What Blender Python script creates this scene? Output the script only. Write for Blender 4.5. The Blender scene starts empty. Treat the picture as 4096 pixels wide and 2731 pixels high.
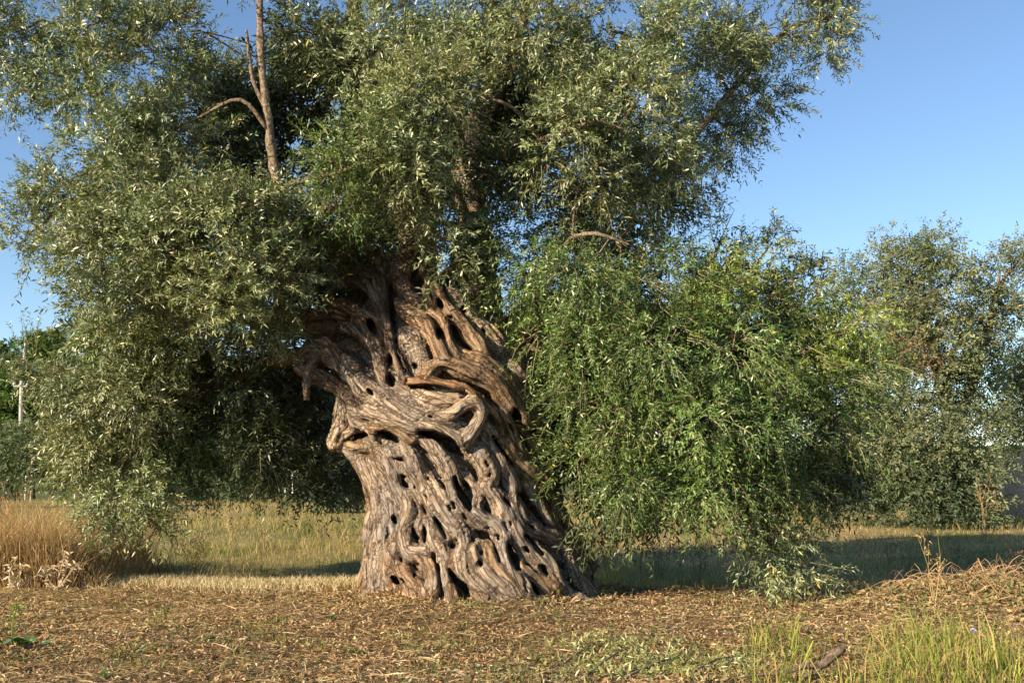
import bpy, math
import numpy as np
from mathutils import Vector

# ------------------------------------------------------------------ camera, sky, sun, exposure
scene = bpy.context.scene
FPX, CXP, CYP = 3982.0, 2048.0, 1365.5          # focal length and centre, in pixels of the 4096 px photograph
HORIZON, CAM_H = 1900.0, 1.5
PITCH = math.atan((HORIZON - CYP) / FPX)
cam_data = bpy.data.cameras.new("camera")
cam_data.sensor_width = 36.0
cam_data.lens = 36.0 * FPX / 4096.0
cam_data.clip_end = 3000.0
cam = bpy.data.objects.new("camera", cam_data)
scene.collection.objects.link(cam)
cam.location = (0, 0, CAM_H)
cam.rotation_euler = (math.radians(90) + PITCH, 0, 0)
scene.camera = cam

SUN_AZ = math.atan2(-0.79, -0.61)               # direction towards the sun: x = sin, y = cos
SUN_EL = math.radians(23.5)
world = bpy.data.worlds.new("World")
scene.world = world
world.use_nodes = True
wn = world.node_tree
sky = wn.nodes.new("ShaderNodeTexSky")
sky.sky_type = 'NISHITA'
sky.sun_disc = False
sky.sun_elevation = SUN_EL
sky.sun_rotation = SUN_AZ
sky.air_density = 1.0
sky.dust_density = 0.05
sky.ozone_density = 3.2
wn.links.new(sky.outputs[0], wn.nodes["Background"].inputs[0])
wn.nodes["Background"].inputs[1].default_value = 0.08

sun_data = bpy.data.lights.new("sun", 'SUN')
sun_data.energy = 5.0
sun_data.angle = math.radians(0.5)
sun_data.color = (1.0, 0.82, 0.59)
sun = bpy.data.objects.new("sun", sun_data)
scene.collection.objects.link(sun)
sd = Vector((math.sin(SUN_AZ) * math.cos(SUN_EL), math.cos(SUN_AZ) * math.cos(SUN_EL), math.sin(SUN_EL)))
sun.rotation_euler = sd.to_track_quat('Z', 'Y').to_euler()

scene.view_settings.view_transform = 'Standard'
scene.view_settings.look = 'None'
scene.view_settings.gamma = 1.0
scene.view_settings.use_curve_mapping = False
scene.view_settings.exposure = 1.3
scene.cycles.max_bounces = 6
scene.cycles.diffuse_bounces = 1
scene.cycles.transmission_bounces = 4

# ------------------------------------------------------------------ helpers
rng = np.random.default_rng(11)
C = scene.collection
cp, sp_ = math.cos(PITCH), math.sin(PITCH)

def ray(px, py):
    u = (np.asarray(px, float) - CXP) / FPX
    v = (CYP - np.asarray(py, float)) / FPX
    return u, cp - v * sp_, sp_ + v * cp          # x, y (forward), z

def at(px, py, depth):
    """point on the view ray of a photo pixel at the given distance along y"""
    x, y, z = ray(px, py)
    t = np.asarray(depth, float) / y
    return np.stack(np.broadcast_arrays(x * t, np.asarray(depth, float) + 0 * t, CAM_H + z * t), -1)

def ground_at(px, py):
    """point where the view ray of a photo pixel meets the ground"""
    x, y, z = ray(px, py)
    t = -CAM_H / z
    return np.array([x * t, y * t, 0.0])

def hash3(ix, iy, iz, seed):
    h = (ix.astype(np.int64) * 73856093) ^ (iy.astype(np.int64) * 19349663) ^ (iz.astype(np.int64) * 83492791) ^ (seed * 2654435761)
    h = (h ^ (h >> 13)) * 1274126177 & 0x7fffffff
    h = (h ^ (h >> 15)) * 2246822519 & 0x7fffffff
    return ((h ^ (h >> 11)) & 0xffff) / 65535.0

def vnoise(p, seed=0):
    """smooth value noise in 0..1 at points p (n,3)"""
    p = np.asarray(p, float)
    i = np.floor(p).astype(np.int64); f = p - i
    f = f * f * (3 - 2 * f)
    out = 0
    for dx in (0, 1):
        for dy in (0, 1):
            for dz in (0, 1):
                w = (f[:, 0] if dx else 1 - f[:, 0]) * (f[:, 1] if dy else 1 - f[:, 1]) * (f[:, 2] if dz else 1 - f[:, 2])
                out = out + w * hash3(i[:, 0] + dx, i[:, 1] + dy, i[:, 2] + dz, seed)
    return out

def fbm(p, seed=0, octaves=3):
    p = np.asarray(p, float); out = 0; a = 0.5; s = 0
    for k in range(octaves):
        out = out + a * vnoise(p * 2.0 ** k, seed + k * 17); s += a; a *= 0.5
    return out / s

def n2(x, y, f, seed=0, octaves=2):
    x = np.atleast_1d(np.asarray(x, float)); y = np.atleast_1d(np.asarray(y, float))
    return fbm(np.stack([x * f, y * f, np.zeros_like(x) + 0.37], -1), seed, octaves)

def mesh_np(name, V, faces, mat, parent=None, col=None, smooth=False, attrs=None):
    """one mesh object out of numpy arrays; faces is a list of (n,3) / (n,4) index arrays"""
    V = np.asarray(V, np.float32)
    me = bpy.data.meshes.new(name)
    me.vertices.add(len(V)); me.vertices.foreach_set("co", V.ravel())
    faces = [np.asarray(f, np.int32) for f in faces if len(f)]
    loops = np.concatenate([f.ravel() for f in faces])
    sizes = np.concatenate([np.full(len(f), f.shape[1], np.int32) for f in faces])
    starts = np.concatenate([[0], np.cumsum(sizes)[:-1]]).astype(np.int32)
    me.loops.add(len(loops)); me.loops.foreach_set("vertex_index", loops)
    me.polygons.add(len(sizes)); me.polygons.foreach_set("loop_start", starts)
    if smooth:
        me.polygons.foreach_set("use_smooth", np.ones(len(sizes), bool))
    else:
        me.polygons.foreach_set("use_smooth", np.zeros(len(sizes), bool))
    if col is not None:
        c = np.ones((len(V), 4), np.float32); c[:, :3] = np.clip(col, 0, 1)
        a = me.attributes.new("tint", 'FLOAT_COLOR', 'POINT'); a.data.foreach_set("color", c.ravel())
    for k, v in (attrs or {}).items():
        a = me.attributes.new(k, 'FLOAT_VECTOR', 'POINT'); a.data.foreach_set("vector", np.asarray(v, np.float32).ravel())
    me.update(calc_edges=True)
    me.materials.append(mat)
    o = bpy.data.objects.new(name, me); C.objects.link(o)
    if parent is not None:
        o.parent = parent
        o.matrix_parent_inverse = parent.matrix_world.inverted()
    return o

def tag(o, label=None, category=None, group=None, kind=None):
    if label: o["label"] = label
    if category: o["category"] = category
    if group: o["group"] = group
    if kind: o["kind"] = kind
    return o

def thing(name, loc, label, category, group=None):
    o = bpy.data.objects.new(name, None); C.objects.link(o)
    o.empty_display_size = 0.2
    o.location = tuple(float(v) for v in loc)
    bpy.context.view_layer.update()
    return tag(o, label, category, group)

def catmull(P, n=5):
    P = np.asarray(P, float)
    if len(P) < 3:
        t = np.linspace(0, 1, n + 1)[:, None]
        return P[0] * (1 - t) + P[1] * t
    Q = np.vstack([2 * P[0] - P[1], P, 2 * P[-1] - P[-2]])
    out = []
    t = np.linspace(0, 1, n, endpoint=False)[:, None]
    for i in range(1, len(Q) - 2):
        a, b, c, d = Q[i - 1], Q[i], Q[i + 1], Q[i + 2]
        out.append(0.5 * ((2 * b) + (c - a) * t + (2 * a - 5 * b + 4 * c - d) * t ** 2 + (3 * b - a - 3 * c + d) * t ** 3))
    out.append(P[-1:])
    return np.vstack(out)

def unit(v):
    return v / np.maximum(np.linalg.norm(v, axis=-1, keepdims=True), 1e-9)

def tube(P, R, sides=8, seed=0, rough=0.0):
    """tapered tube along points P with radii R -> (V, quads+cap)"""
    P = np.asarray(P, float); R = np.broadcast_to(np.asarray(R, float), (len(P),))
    T = unit(np.gradient(P, axis=0))
    ref = np.array([0.0, 0.0, 1.0]) if abs(T[0, 2]) < 0.9 else np.array([1.0, 0.0, 0.0])
    N = np.zeros_like(P); v = ref
    for i in range(len(P)):
        v = v - T[i] * np.dot(v, T[i]); v = v / max(np.linalg.norm(v), 1e-9); N[i] = v
    B = np.cross(T, N)
    a = np.linspace(0, 2 * np.pi, sides, endpoint=False)
    d = N[:, None] * np.cos(a)[None, :, None] + B[:, None] * np.sin(a)[None, :, None]
    rr = R[:, None]
    if rough:
        q = np.concatenate([d * 2.2 + (np.arange(len(P)) * 0.25)[:, None, None] * np.array([0.3, 0.5, 0.8])], -1).reshape(-1, 3) + seed * 3.1
        rr = rr * (1 + rough * (fbm(q, seed, 2).reshape(len(P), sides) - 0.5) * 2)
    V = (P[:, None] + d * rr[..., None]).reshape(-1, 3)
    n = len(P); i = np.arange(n - 1)[:, None] * sides; j = np.arange(sides)[None]; k = (j + 1) % sides
    F = np.stack([i + j, i + k, i + sides + k, i + sides + j], -1).reshape(-1, 4)
    V = np.vstack([V, P[:1], P[-1:]])
    c0, c1 = n * sides, n * sides + 1
    j = np.arange(sides); k = (j + 1) % sides
    T3 = np.vstack([np.stack([k, j, np.full(sides, c0)], -1), np.stack([(n - 1) * sides + j, (n - 1) * sides + k, np.full(sides, c1)], -1)])
    return V, F, T3

class Bag:
    """collects shapes for one mesh"""
    def __init__(s): s.V = []; s.F4 = []; s.F3 = []; s.C = []; s.n = 0
    def add(s, V, F4=None, F3=None, col=(0.5, 0.5, 0.5)):
        V = np.asarray(V, float)
        if F4 is not None and len(F4): s.F4.append(np.asarray(F4) + s.n)
        if F3 is not None and len(F3): s.F3.append(np.asarray(F3) + s.n)
        s.V.append(V); s.C.append(np.broadcast_to(np.asarray(col, float), (len(V), 3))); s.n += len(V)
    def tube(s, P, R, sides=5, col=(0.5, 0.5, 0.5), seed=0, rough=0.0):
        V, F, T3 = tube(P, R, sides, seed, rough); s.add(V, F, T3, col)
    def build(s, name, mat, parent=None, smooth=False):
        fs = []
        if s.F4: fs.append(np.vstack(s.F4))
        if s.F3: fs.append(np.vstack(s.F3))
        return mesh_np(name, np.vstack(s.V), fs, mat, parent, np.vstack(s.C), smooth)

# ------------------------------------------------------------------ materials
def new_mat(name):
    m = bpy.data.materials.new(name); m.use_nodes = True
    nt = m.node_tree; nt.nodes.clear()
    out = nt.nodes.new("ShaderNodeOutputMaterial")
    return m, nt, out

def node(nt, kind, **kw):
    n = nt.nodes.new(kind)
    for k, v in kw.items(): setattr(n, k, v)
    return n

def leaf_mat(name, trans=0.3, rough=0.45, spec=0.4):
    m, nt, out = new_mat(name)
    a = node(nt, "ShaderNodeAttribute", attribute_name="tint")
    b = node(nt, "ShaderNodeBsdfPrincipled"); b.inputs["Roughness"].default_value = rough
    b.inputs["Specular IOR Level"].default_value = spec
    t = node(nt, "ShaderNodeBsdfTranslucent")
    mx = node(nt, "ShaderNodeMixShader"); mx.inputs[0].default_value = trans
    g = node(nt, "ShaderNodeMixRGB", blend_type='MULTIPLY'); g.inputs[0].default_value = 1.0
    g.inputs[2].default_value = (1.5, 1.6, 0.6, 1)
    nt.links.new(a.outputs["Color"], b.inputs["Base Color"])
    nt.links.new(a.outputs["Color"], g.inputs[1]); nt.links.new(g.outputs[0], t.inputs["Color"])
    nt.links.new(b.outputs[0], mx.inputs[1]); nt.links.new(t.outputs[0], mx.inputs[2])
    nt.links.new(mx.outputs[0], out.inputs[0])
    return m

def tint_mat(name, rough=0.8, spec=0.2, noise=30.0, amount=0.35, bump=0.0):
    m, nt, out = new_mat(name)
    a = node(nt, "ShaderNodeAttribute", attribute_name="tint")
    b = node(nt, "ShaderNodeBsdfPrincipled"); b.inputs["Roughness"].default_value = rough
    b.inputs["Specular IOR Level"].default_value = spec
    tc = node(nt, "ShaderNodeTexCoord")
    n = node(nt, "ShaderNodeTexNoise"); n.inputs["Scale"].default_value = noise; n.inputs["Detail"].default_value = 5
    mr = node(nt, "ShaderNodeMapRange"); mr.inputs[1].default_value = 0.3; mr.inputs[2].default_value = 0.7
    mr.inputs[3].default_value = 1 - amount; mr.inputs[4].default_value = 1 + amount
    mu = node(nt, "ShaderNodeMixRGB", blend_type='MULTIPLY'); mu.inputs[0].default_value = 1.0
    nt.links.new(tc.outputs["Object"], n.inputs["Vector"]); nt.links.new(n.outputs[0], mr.inputs[0])
    nt.links.new(a.outputs["Color"], mu.inputs[1]); nt.links.new(mr.outputs[0], mu.inputs[2])
    nt.links.new(mu.outputs[0], b.inputs["Base Color"])
    if bump:
        bp = node(nt, "ShaderNodeBump"); bp.inputs["Strength"].default_value = 0.8; bp.inputs["Distance"].default_value = bump
        nt.links.new(n.outputs[0], bp.inputs["Height"]); nt.links.new(bp.outputs[0], b.inputs["Normal"])
    nt.links.new(b.outputs[0], out.inputs[0])
    return m

def bark_mat():
    m, nt, out = new_mat("old_olive_bark")
    a = node(nt, "ShaderNodeAttribute", attribute_name="tint")
    fl = node(nt, "ShaderNodeAttribute", attribute_name="flow")
    b = node(nt, "ShaderNodeBsdfPrincipled"); b.inputs["Roughness"].default_value = 0.85
    b.inputs["Specular IOR Level"].default_value = 0.15
    def noise(scale, detail, rough=0.6):
        n = node(nt, "ShaderNodeTexNoise"); n.inputs["Scale"].default_value = scale
        n.inputs["Detail"].default_value = detail; n.inputs["Roughness"].default_value = rough
        return n
    fine = noise(34, 7, 0.72); mid = noise(9, 4)
    nt.links.new(fl.outputs["Vector"], fine.inputs["Vector"]); nt.links.new(fl.outputs["Vector"], mid.inputs["Vector"])
    tc = node(nt, "ShaderNodeTexCoord"); big = noise(2.3, 5); patch = noise(11, 6, 0.7)
    nt.links.new(tc.outputs["Object"], big.inputs["Vector"]); nt.links.new(tc.outputs["Object"], patch.inputs["Vector"])
    def ramp(src, lo, hi, c0, c1):
        r = node(nt, "ShaderNodeMapRange"); r.inputs[1].default_value = lo; r.inputs[2].default_value = hi
        nt.links.new(src.outputs[0], r.inputs[0])
        mx = node(nt, "ShaderNodeMixRGB"); mx.inputs[1].default_value = (*c0, 1); mx.inputs[2].default_value = (*c1, 1)
        nt.links.new(r.outputs[0], mx.inputs[0]); return mx
    c1 = ramp(fine, 0.34, 0.66, (0.38, 0.34, 0.31), (1.5, 1.5, 1.5))
    c2 = ramp(big, 0.35, 0.65, (0.85, 0.87, 0.92), (1.15, 1.06, 0.96))
    c3 = ramp(patch, 0.4, 0.68, (0.85, 0.78, 0.70), (1.25, 1.27, 1.30))
    last = a.outputs["Color"]
    for c in (c1, c2, c3):
        mu = node(nt, "ShaderNodeMixRGB", blend_type='MULTIPLY'); mu.inputs[0].default_value = 1.0
        nt.links.new(last, mu.inputs[1]); nt.links.new(c.outputs[0], mu.inputs[2]); last = mu.outputs[0]
    vo = node(nt, "ShaderNodeTexVoronoi", feature='DISTANCE_TO_EDGE'); vo.inputs["Scale"].default_value = 17
    wob = node(nt, "ShaderNodeVectorMath", operation='MULTIPLY_ADD'); wob.inputs[1].default_value = (0.05, 0.05, 0.05)
    nt.links.new(patch.outputs["Color"], wob.inputs[0]); nt.links.new(fl.outputs["Vector"], wob.inputs[2]); nt.links.new(wob.outputs[0], vo.inputs["Vector"])
    crack = node(nt, "ShaderNodeMapRange"); crack.inputs[1].default_value = 0.0; crack.inputs[2].default_value = 0.10; nt.links.new(vo.outputs[0], crack.inputs[0])
    ck = node(nt, "ShaderNodeMixRGB"); ck.inputs[1].default_value = (0.42, 0.36, 0.31, 1); ck.inputs[2].default_value = (1.06, 1.06, 1.06, 1); nt.links.new(crack.outputs[0], ck.inputs[0])
    mu = node(nt, "ShaderNodeMixRGB", blend_type='MULTIPLY'); mu.inputs[0].default_value = 1.0
    nt.links.new(last, mu.inputs[1]); nt.links.new(ck.outputs[0], mu.inputs[2]); last = mu.outputs[0]
    lich = noise(4.2, 8, 0.75); nt.links.new(tc.outputs["Object"], lich.inputs["Vector"])
    lr = node(nt, "ShaderNodeMapRange"); lr.inputs[1].default_value = 0.54; lr.inputs[2].default_value = 0.66; lr.inputs[4].default_value = 0.55; nt.links.new(lich.outputs[0], lr.inputs[0])
    lm = node(nt, "ShaderNodeMixRGB"); lm.inputs[2].default_value = (0.36, 0.34, 0.30, 1); nt.links.new(lr.outputs[0], lm.inputs[0]); nt.links.new(last, lm.inputs[1]); last = lm.outputs[0]
    nt.links.new(last, b.inputs["Base Color"])
    bp0 = node(nt, "ShaderNodeBump"); bp0.inputs["Strength"].default_value = 0.8; bp0.inputs["Distance"].default_value = 0.02
    nt.links.new(crack.outputs[0], bp0.inputs["Height"])
    bp1 = node(nt, "ShaderNodeBump"); bp1.inputs["Strength"].default_value = 0.9; bp1.inputs["Distance"].default_value = 0.03
    nt.links.new(mid.outputs[0], bp1.inputs["Height"]); nt.links.new(bp0.outputs[0], bp1.inputs["Normal"])
    bp2 = node(nt, "ShaderNodeBump"); bp2.inputs["Strength"].default_value = 1.0; bp2.inputs["Distance"].default_value = 0.045
    nt.links.new(fine.outputs[0], bp2.inputs["Height"]); nt.links.new(bp1.outputs[0], bp2.inputs["Normal"])
    nt.links.new(bp2.outputs[0], b.inputs["Normal"])
    nt.links.new(b.outputs[0], out.inputs[0])
    return m

M_BARK = bark_mat()
M_LEAF = leaf_mat("olive_leaf", 0.15, 0.40, 0.5)
M_FARLEAF = leaf_mat("distant_leaf", 0.25, 0.6, 0.2)
M_GRASS = leaf_mat("grass_blade", 0.35, 0.6, 0.2)
M_DRY = leaf_mat("dry_straw", 0.2, 0.75, 0.15)
M_TWIG = tint_mat("twig_bark", 0.85, 0.15, 25, 0.3)
M_WOOD = tint_mat("branch_bark", 0.9, 0.12, 26, 0.6, 0.03)
M_PAINT = tint_mat("weathered_post", 0.6, 0.3, 6, 0.15)

# ------------------------------------------------------------------ ground
def smooth(a, b, x):
    t = np.clip((np.asarray(x, float) - a) / (b - a), 0, 1); return t * t * (3 - 2 * t)

TX, TY = -0.42, 13.05                               # trunk axis at its base
def mulch_edge(x):
    """distance at which the raked litter round the tree ends and the field begins"""
    return 13.6 + 0.25 * np.sin(np.asarray(x, float) * 0.9 + 0.6) + 0.12 * np.sin(np.asarray(x, float) * 2.3)

def gz(x, y):
    x = np.atleast_1d(np.asarray(x, float)); y = np.atleast_1d(np.asarray(y, float))
    e = mulch_edge(x)
    z = -0.13 * smooth(e - 0.15, e + 0.6, y) * (1 - 0.95 * smooth(-1.0, -2.5, x))
    z = z + 0.09 * np.exp(-((x - TX) ** 2 + (y - TY) ** 2) / 3.0)
    z = z + 0.10 * (n2(x, y, 0.8, 3) - 0.5) + 0.08 * (n2(x, y, 2.6, 5) - 0.5)
    z = z + 0.26 * np.exp(-(((x - 5.6) / 1.5) ** 2 + ((y - 11.9) / 0.9) ** 2))       # brushwood heap at the right
    return z
# ------------------------------------------------------------------ the great trunk: bundles of wood fused into one surface
AXIS = 13.05
ROWS = np.array([  # photo row, left edge, right edge of the trunk
    (2480, 1425, 2440), (2420, 1440, 2400), (2300, 1455, 2365), (2150, 1478, 2290), (2000, 1490, 2250), (1900, 1470, 2228),
    (1800, 1415, 2205), (1650, 1362, 2195), (1500, 1350, 2200), (1400, 1345, 2170), (1250, 1370, 2040),
    (1100, 1400, 1960), (1000, 1420, 1930), (800, 1450, 1900)], float)[::-1]
def body(py):
    L = np.interp(py, ROWS[:, 0], ROWS[:, 1]); R = np.interp(py, ROWS[:, 0], ROWS[:, 2])
    return (L + R) / 2, (R - L) / 2
def surf(px, py, squash=0.92):
    c, h = body(py)
    u = np.clip((px - c) / h, -0.985, 0.985)
    return AXIS - squash * h * AXIS / FPX * np.sqrt(1 - u * u)

def ZA(p): return np.array([(1200 + x * 0.553, 900 + y * 0.553) + tuple(r) for x, y, *r in p], float)
def ZB(p): return np.array([(1300 + x * 0.542, 1600 + y * 0.542) + tuple(r) for x, y, *r in p], float)

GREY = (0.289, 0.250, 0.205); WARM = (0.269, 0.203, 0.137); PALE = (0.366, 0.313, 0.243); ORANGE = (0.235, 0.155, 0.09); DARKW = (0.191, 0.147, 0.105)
# (zoom, points (x, y[, radius[, pull towards the viewer in m]]), default radius, colour); all in pixels of two enlargements
S = []
def sa(pts, r, col=GREY, off=0.0, ground=False): S.append((ZA, pts, r * 0.553, col, off, ground))
def sb(pts, r, col=GREY, off=0.0, ground=False): S.append((ZB, pts, r * 0.542, col, off, ground))
# lower trunk
sb([(150,320),(235,380),(305,480),(380,640),(420,790),(420,950),(415,1100),(410,1250),(385,1420)], 74, GREY, 0.02, True)
sb([(362,840),(335,950),(318,1060),(308,1180),(318,1300),(318,1440)], 48, GREY, 0, True)
sb([(440,420),(500,540),(560,690),(620,800),(585,930),(590,1060),(650,1130),(760,1110),(850,1100)], 46, GREY, 0.02)
sb([(500,1000),(480,1120),(470,1250),(500,1330),(600,1400)], 50, WARM, 0.02, True)
sb([(560,1230),(600,1290),(660,1340),(720,1420)], 44, WARM, 0.05, True)
sb([(640,1120),(720,1180),(770,1270),(790,1420)], 48, WARM, 0.04, True)
sb([(560,300),(640,430),(710,560),(780,700),(870,840),(970,940),(1020,1050),(1020,1180),(1060,1300),(1170,1390),(1290,1490)], 64, GREY, 0.08, True)
sb([(690,430),(620,470),(640,600),(720,700),(760,790),(800,880),(870,990),(930,1050)], 40, GREY, 0.0)
sb([(800,880),(770,960),(800,1050),(860,1120),(900,1260),(925,1420)], 50, GREY, 0.04, True)
sb([(720,270),(840,390),(925,520),(955,650),(1005,770),(1080,850),(1150,900),(1240,930),(1300,1010),(1330,1130),(1385,1270),(1470,1400),(1560,1520)], 62, GREY, 0.10, True)
sb([(780,560),(860,640),(920,740),(1000,850),(1060,960)], 46, PALE, 0.06)
sb([(1080,330),(1165,440),(1215,560),(1190,650),(1270,740),(1340,850),(1400,960),(1470,1050),(1560,1140),(1640,1220),(1700,1340),(1790,1450)], 78, GREY, 0.10, True)
sb([(985,530),(1090,600),(1130,690),(1125,790),(1200,890)], 40, GREY, 0.04)
sb([(1180,240),(1270,400),(1340,540),(1385,650),(1400,780),(1445,880),(1550,960),(1680,1010),(1755,1100),(1795,1220),(1850,1330),(1930,1420),(2010,1510)], 64, GREY, 0.06, True)
sb([(1230,220),(1310,330),(1390,430),(1460,510),(1550,560),(1610,600)], 62, WARM, 0.06)
sb([(1480,520),(1560,570),(1600,590),(1625,610)], 84, WARM, 0.08)
sb([(1620,580),(1690,700),(1730,800),(1780,920),(1860,1010),(1945,1140),(1975,1210),(1950,1300),(1970,1400),(2010,1490)], 50, WARM, 0.06, True)
sb([(1420,540),(1510,650),(1565,780),(1640,900),(1720,980),(1790,1060),(1860,1180),(1900,1300)], 55, GREY, 0.02)
sb([(1250,0),(1330,140),(1400,300),(1480,420),(1560,520)], 46, WARM, 0.08)
sb([(1350,0),(1430,140),(1500,270),(1560,400),(1600,520)], 52, WARM, 0.06)
sb([(1480,50),(1560,150),(1620,260),(1650,380),(1680,480)], 44, WARM, 0.04)
sb([(1150,120),(1220,230),(1300,330),(1400,480)], 40, PALE, 0.02)
sb([(1200,1080),(1235,1220),(1310,1300),(1420,1400),(1480,1500)], 58, WARM, 0.08, True)
sb([(1120,1060),(1080,1130),(1180,1280),(1320,1380),(1400,1500)], 54, GREY, 0.10, True)
sb([(1420,1180),(1460,1250),(1560,1320),(1640,1420),(1700,1510)], 36, WARM, 0.05, True)
sb([(1560,1230),(1640,1320),(1750,1420),(1890,1510)], 52, WARM, 0.10, True)
sb([(960,1130),(940,1230),(1000,1300),(1120,1420)], 40, WARM, 0.06, True)
sb([(420,700),(480,800),(500,950),(520,1050),(490,1180)], 36, GREY, 0.02)
sb([(1300,860),(1310,960),(1400,1050),(1460,1180)], 36, PALE, 0.0)
# surface roots spreading from the foot
for pts, rr in (([(360,1330),(320,1400),(255,1445),(190,1470)], 40), ([(520,1330),(560,1420),(540,1480),(560,1530)], 38), ([(930,1360),(960,1440),(920,1500)], 36), ([(1560,1430),(1620,1500),(1700,1545)], 40),
                ([(1900,1410),(2000,1470),(2080,1495),(2150,1505)], 36), ([(1180,1400),(1230,1480),(1210,1540)], 38)):
    sb(pts, rr, WARM, 0.10, True)
NLOW = len(S)
# the overhanging shelf and its arches
sb([(150,40),(135,170),(85,300),(110,335)], 62, PALE, 0.05)
sb([(100,320),(190,345),(290,330)], 40, WARM, 0.06)
sb([(150,270),(230,205),(320,215),(370,270)], 32, PALE, 0.10)
sb([(360,210),(460,190),(560,240),(640,290)], 38, WARM, 0.14)
sb([(250,60),(400,80),(560,120),(720,170),(880,180),(1000,210)], 95, GREY, 0.10)
sb([(640,190),(760,195),(880,230),(980,290),(1030,310)], 46, PALE, 0.20)
sb([(860,120),(960,90),(1020,40),(1090,20),(1150,90),(1110,190),(1050,270),(1020,320)], 52, PALE, 0.20)
sb([(200,120),(260,180),(340,190)], 60, GREY, 0.08)
# upper trunk
sa([(40,940),(110,890),(200,930),(330,1030),(450,1150),(560,1240),(700,1330),(850,1400),(1000,1440)], 74, GREY, 0.12)
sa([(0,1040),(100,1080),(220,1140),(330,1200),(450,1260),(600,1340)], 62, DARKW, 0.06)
sa([(50,870),(150,840),(230,880),(330,970),(420,1050)], 34, WARM, 0.20)
sa([(330,1220),(300,1320),(290,1420)], 60, PALE, 0.05)
sa([(290,740),(390,760),(500,850),(570,940),(590,1060),(650,1150),(780,1220)], 50, GREY, 0.02)
sa([(420,680),(480,760),(560,860),(610,960)], 34, WARM, 0.06)
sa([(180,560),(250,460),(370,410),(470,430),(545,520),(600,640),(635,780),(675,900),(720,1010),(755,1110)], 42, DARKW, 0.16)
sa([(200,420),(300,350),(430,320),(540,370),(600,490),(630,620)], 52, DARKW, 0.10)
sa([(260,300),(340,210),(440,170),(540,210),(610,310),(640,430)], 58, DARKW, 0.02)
sa([(200,560),(330,580),(450,640),(560,700),(625,790)], 40, WARM, 0.12)
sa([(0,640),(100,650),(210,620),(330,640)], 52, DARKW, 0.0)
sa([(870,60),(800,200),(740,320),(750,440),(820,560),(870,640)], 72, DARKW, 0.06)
sa([(690,560),(780,640),(890,700),(950,790),(995,890),(1050,970),(1150,1060)], 56, WARM, 0.14)
sa([(930,290),(900,380),(930,500),(990,620)], 50, DARKW, 0.02)
sa([(940,640),(1030,690),(1085,820),(1120,920),(1180,980)], 34, WARM, 0.10)
sa([(980,460),(1070,600),(1160,700),(1240,800),(1310,880),(1360,940)], 44, WARM, 0.08)
sa([(1100,480),(1200,600),(1290,690),(1380,770),(1460,860)], 62, PALE, 0.02)
sa([(1230,120),(1230,250),(1260,380),(1300,500),(1330,640)], 58, WARM, -0.05)
sa([(1060,330),(1150,320),(1230,340)], 44, DARKW, 0.02)
sa([(740,760),(800,840),(850,940),(880,1020),(880,1090)], 92, GREY, 0.0)
sa([(900,1130),(940,1060),(1020,1010),(1130,1030),(1260,1070),(1370,1130),(1470,1230),(1560,1330),(1650,1430),(1740,1540)], 62, WARM, 0.14)
sa([(790,1130),(920,1130),(1060,1140),(1190,1170),(1280,1230),(1350,1310),(1430,1410),(1480,1500)], 30, ORANGE, 0.15)
sa([(1130,940),(1270,980),(1400,1050),(1510,1150),(1600,1270),(1680,1380),(1770,1500)], 66, WARM, 0.06)
sa([(1500,1000),(1580,1060),(1660,1150),(1660,1270)], 44, PALE, 0.05)
sa([(1690,970),(1780,990),(1830,1060),(1810,1150),(1790,1300),(1760,1420)], 62, WARM, -0.02)
sa([(850,1200),(960,1230),(1090,1250),(1200,1240)], 62, PALE, 0.02)
sa([(700,1250),(820,1330),(960,1370),(1100,1360)], 70, GREY, 0.02)

H = []   # openings: (zoom, points, radius, depth)
def ha(pts, r, d=0.22): H.append((ZA, pts, r * 0.553 * 0.98, d * 1.3))
def hb(pts, r, d=0.20): H.append((ZB, pts, r * 0.542 * 1.0, d * 1.3))
hb([(180,290),(240,258),(310,250)], 21, 0.32); hb([(400,238),(470,262),(540,310)], 30, 0.3); hb([(700,240),(800,262),(900,302),(960,350),(1020,410)], 32, 0.34)
hb([(890,300),(970,370)], 42, 0.3); hb([(520,432),(590,440)], 20); hb([(565,590),(620,645)], 24); hb([(558,555),(600,570)], 13)
hb([(650,730),(672,785)], 14); hb([(720,770),(752,840)], 14); hb([(648,925),(662,1000),(700,1055)], 18, 0.26); hb([(728,925),(742,990),(738,1055)], 18, 0.26)
hb([(500,860),(520,900)], 12); hb([(462,940),(466,1000)], 9); hb([(855,605),(885,655)], 15, 0.1); hb([(815,870),(858,950),(892,1025)], 15); hb([(935,1060),(948,1085)], 17)
hb([(1085,1015),(1090,1030)], 11, 0.1); hb([(955,570),(1000,690),(1055,765),(1075,815)], 23, 0.3); hb([(1030,600),(1055,655)], 14); hb([(1212,540),(1220,570)], 13, 0.1)
hb([(1200,925),(1218,942)], 14); hb([(1165,700),(1225,820)], 8, 0.12); hb([(1315,715),(1375,785)], 9, 0.12); hb([(1240,1035),(1260,1120),(1285,1190)], 13)
hb([(1350,1050),(1385,1140),(1425,1250)], 26, 0.26); hb([(1475,1085),(1500,1115)], 14); hb([(1480,995),(1540,1060),(1610,1140)], 17); hb([(1485,905),(1545,955)], 9, 0.1)
hb([(1425,690),(1500,765),(1560,840),(1625,935)], 20, 0.26); hb([(1440,690),(1510,740)], 22, 0.2); hb([(1562,680),(1580,710)], 13); hb([(1620,690),(1655,745)], 9, 0.12)
hb([(1590,1225),(1665,1300)], 18); hb([(1740,1215),(1752,1245)], 11); hb([(1800,1322),(1810,1342)], 11); hb([(1140,1190),(1160,1215)], 18)
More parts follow.
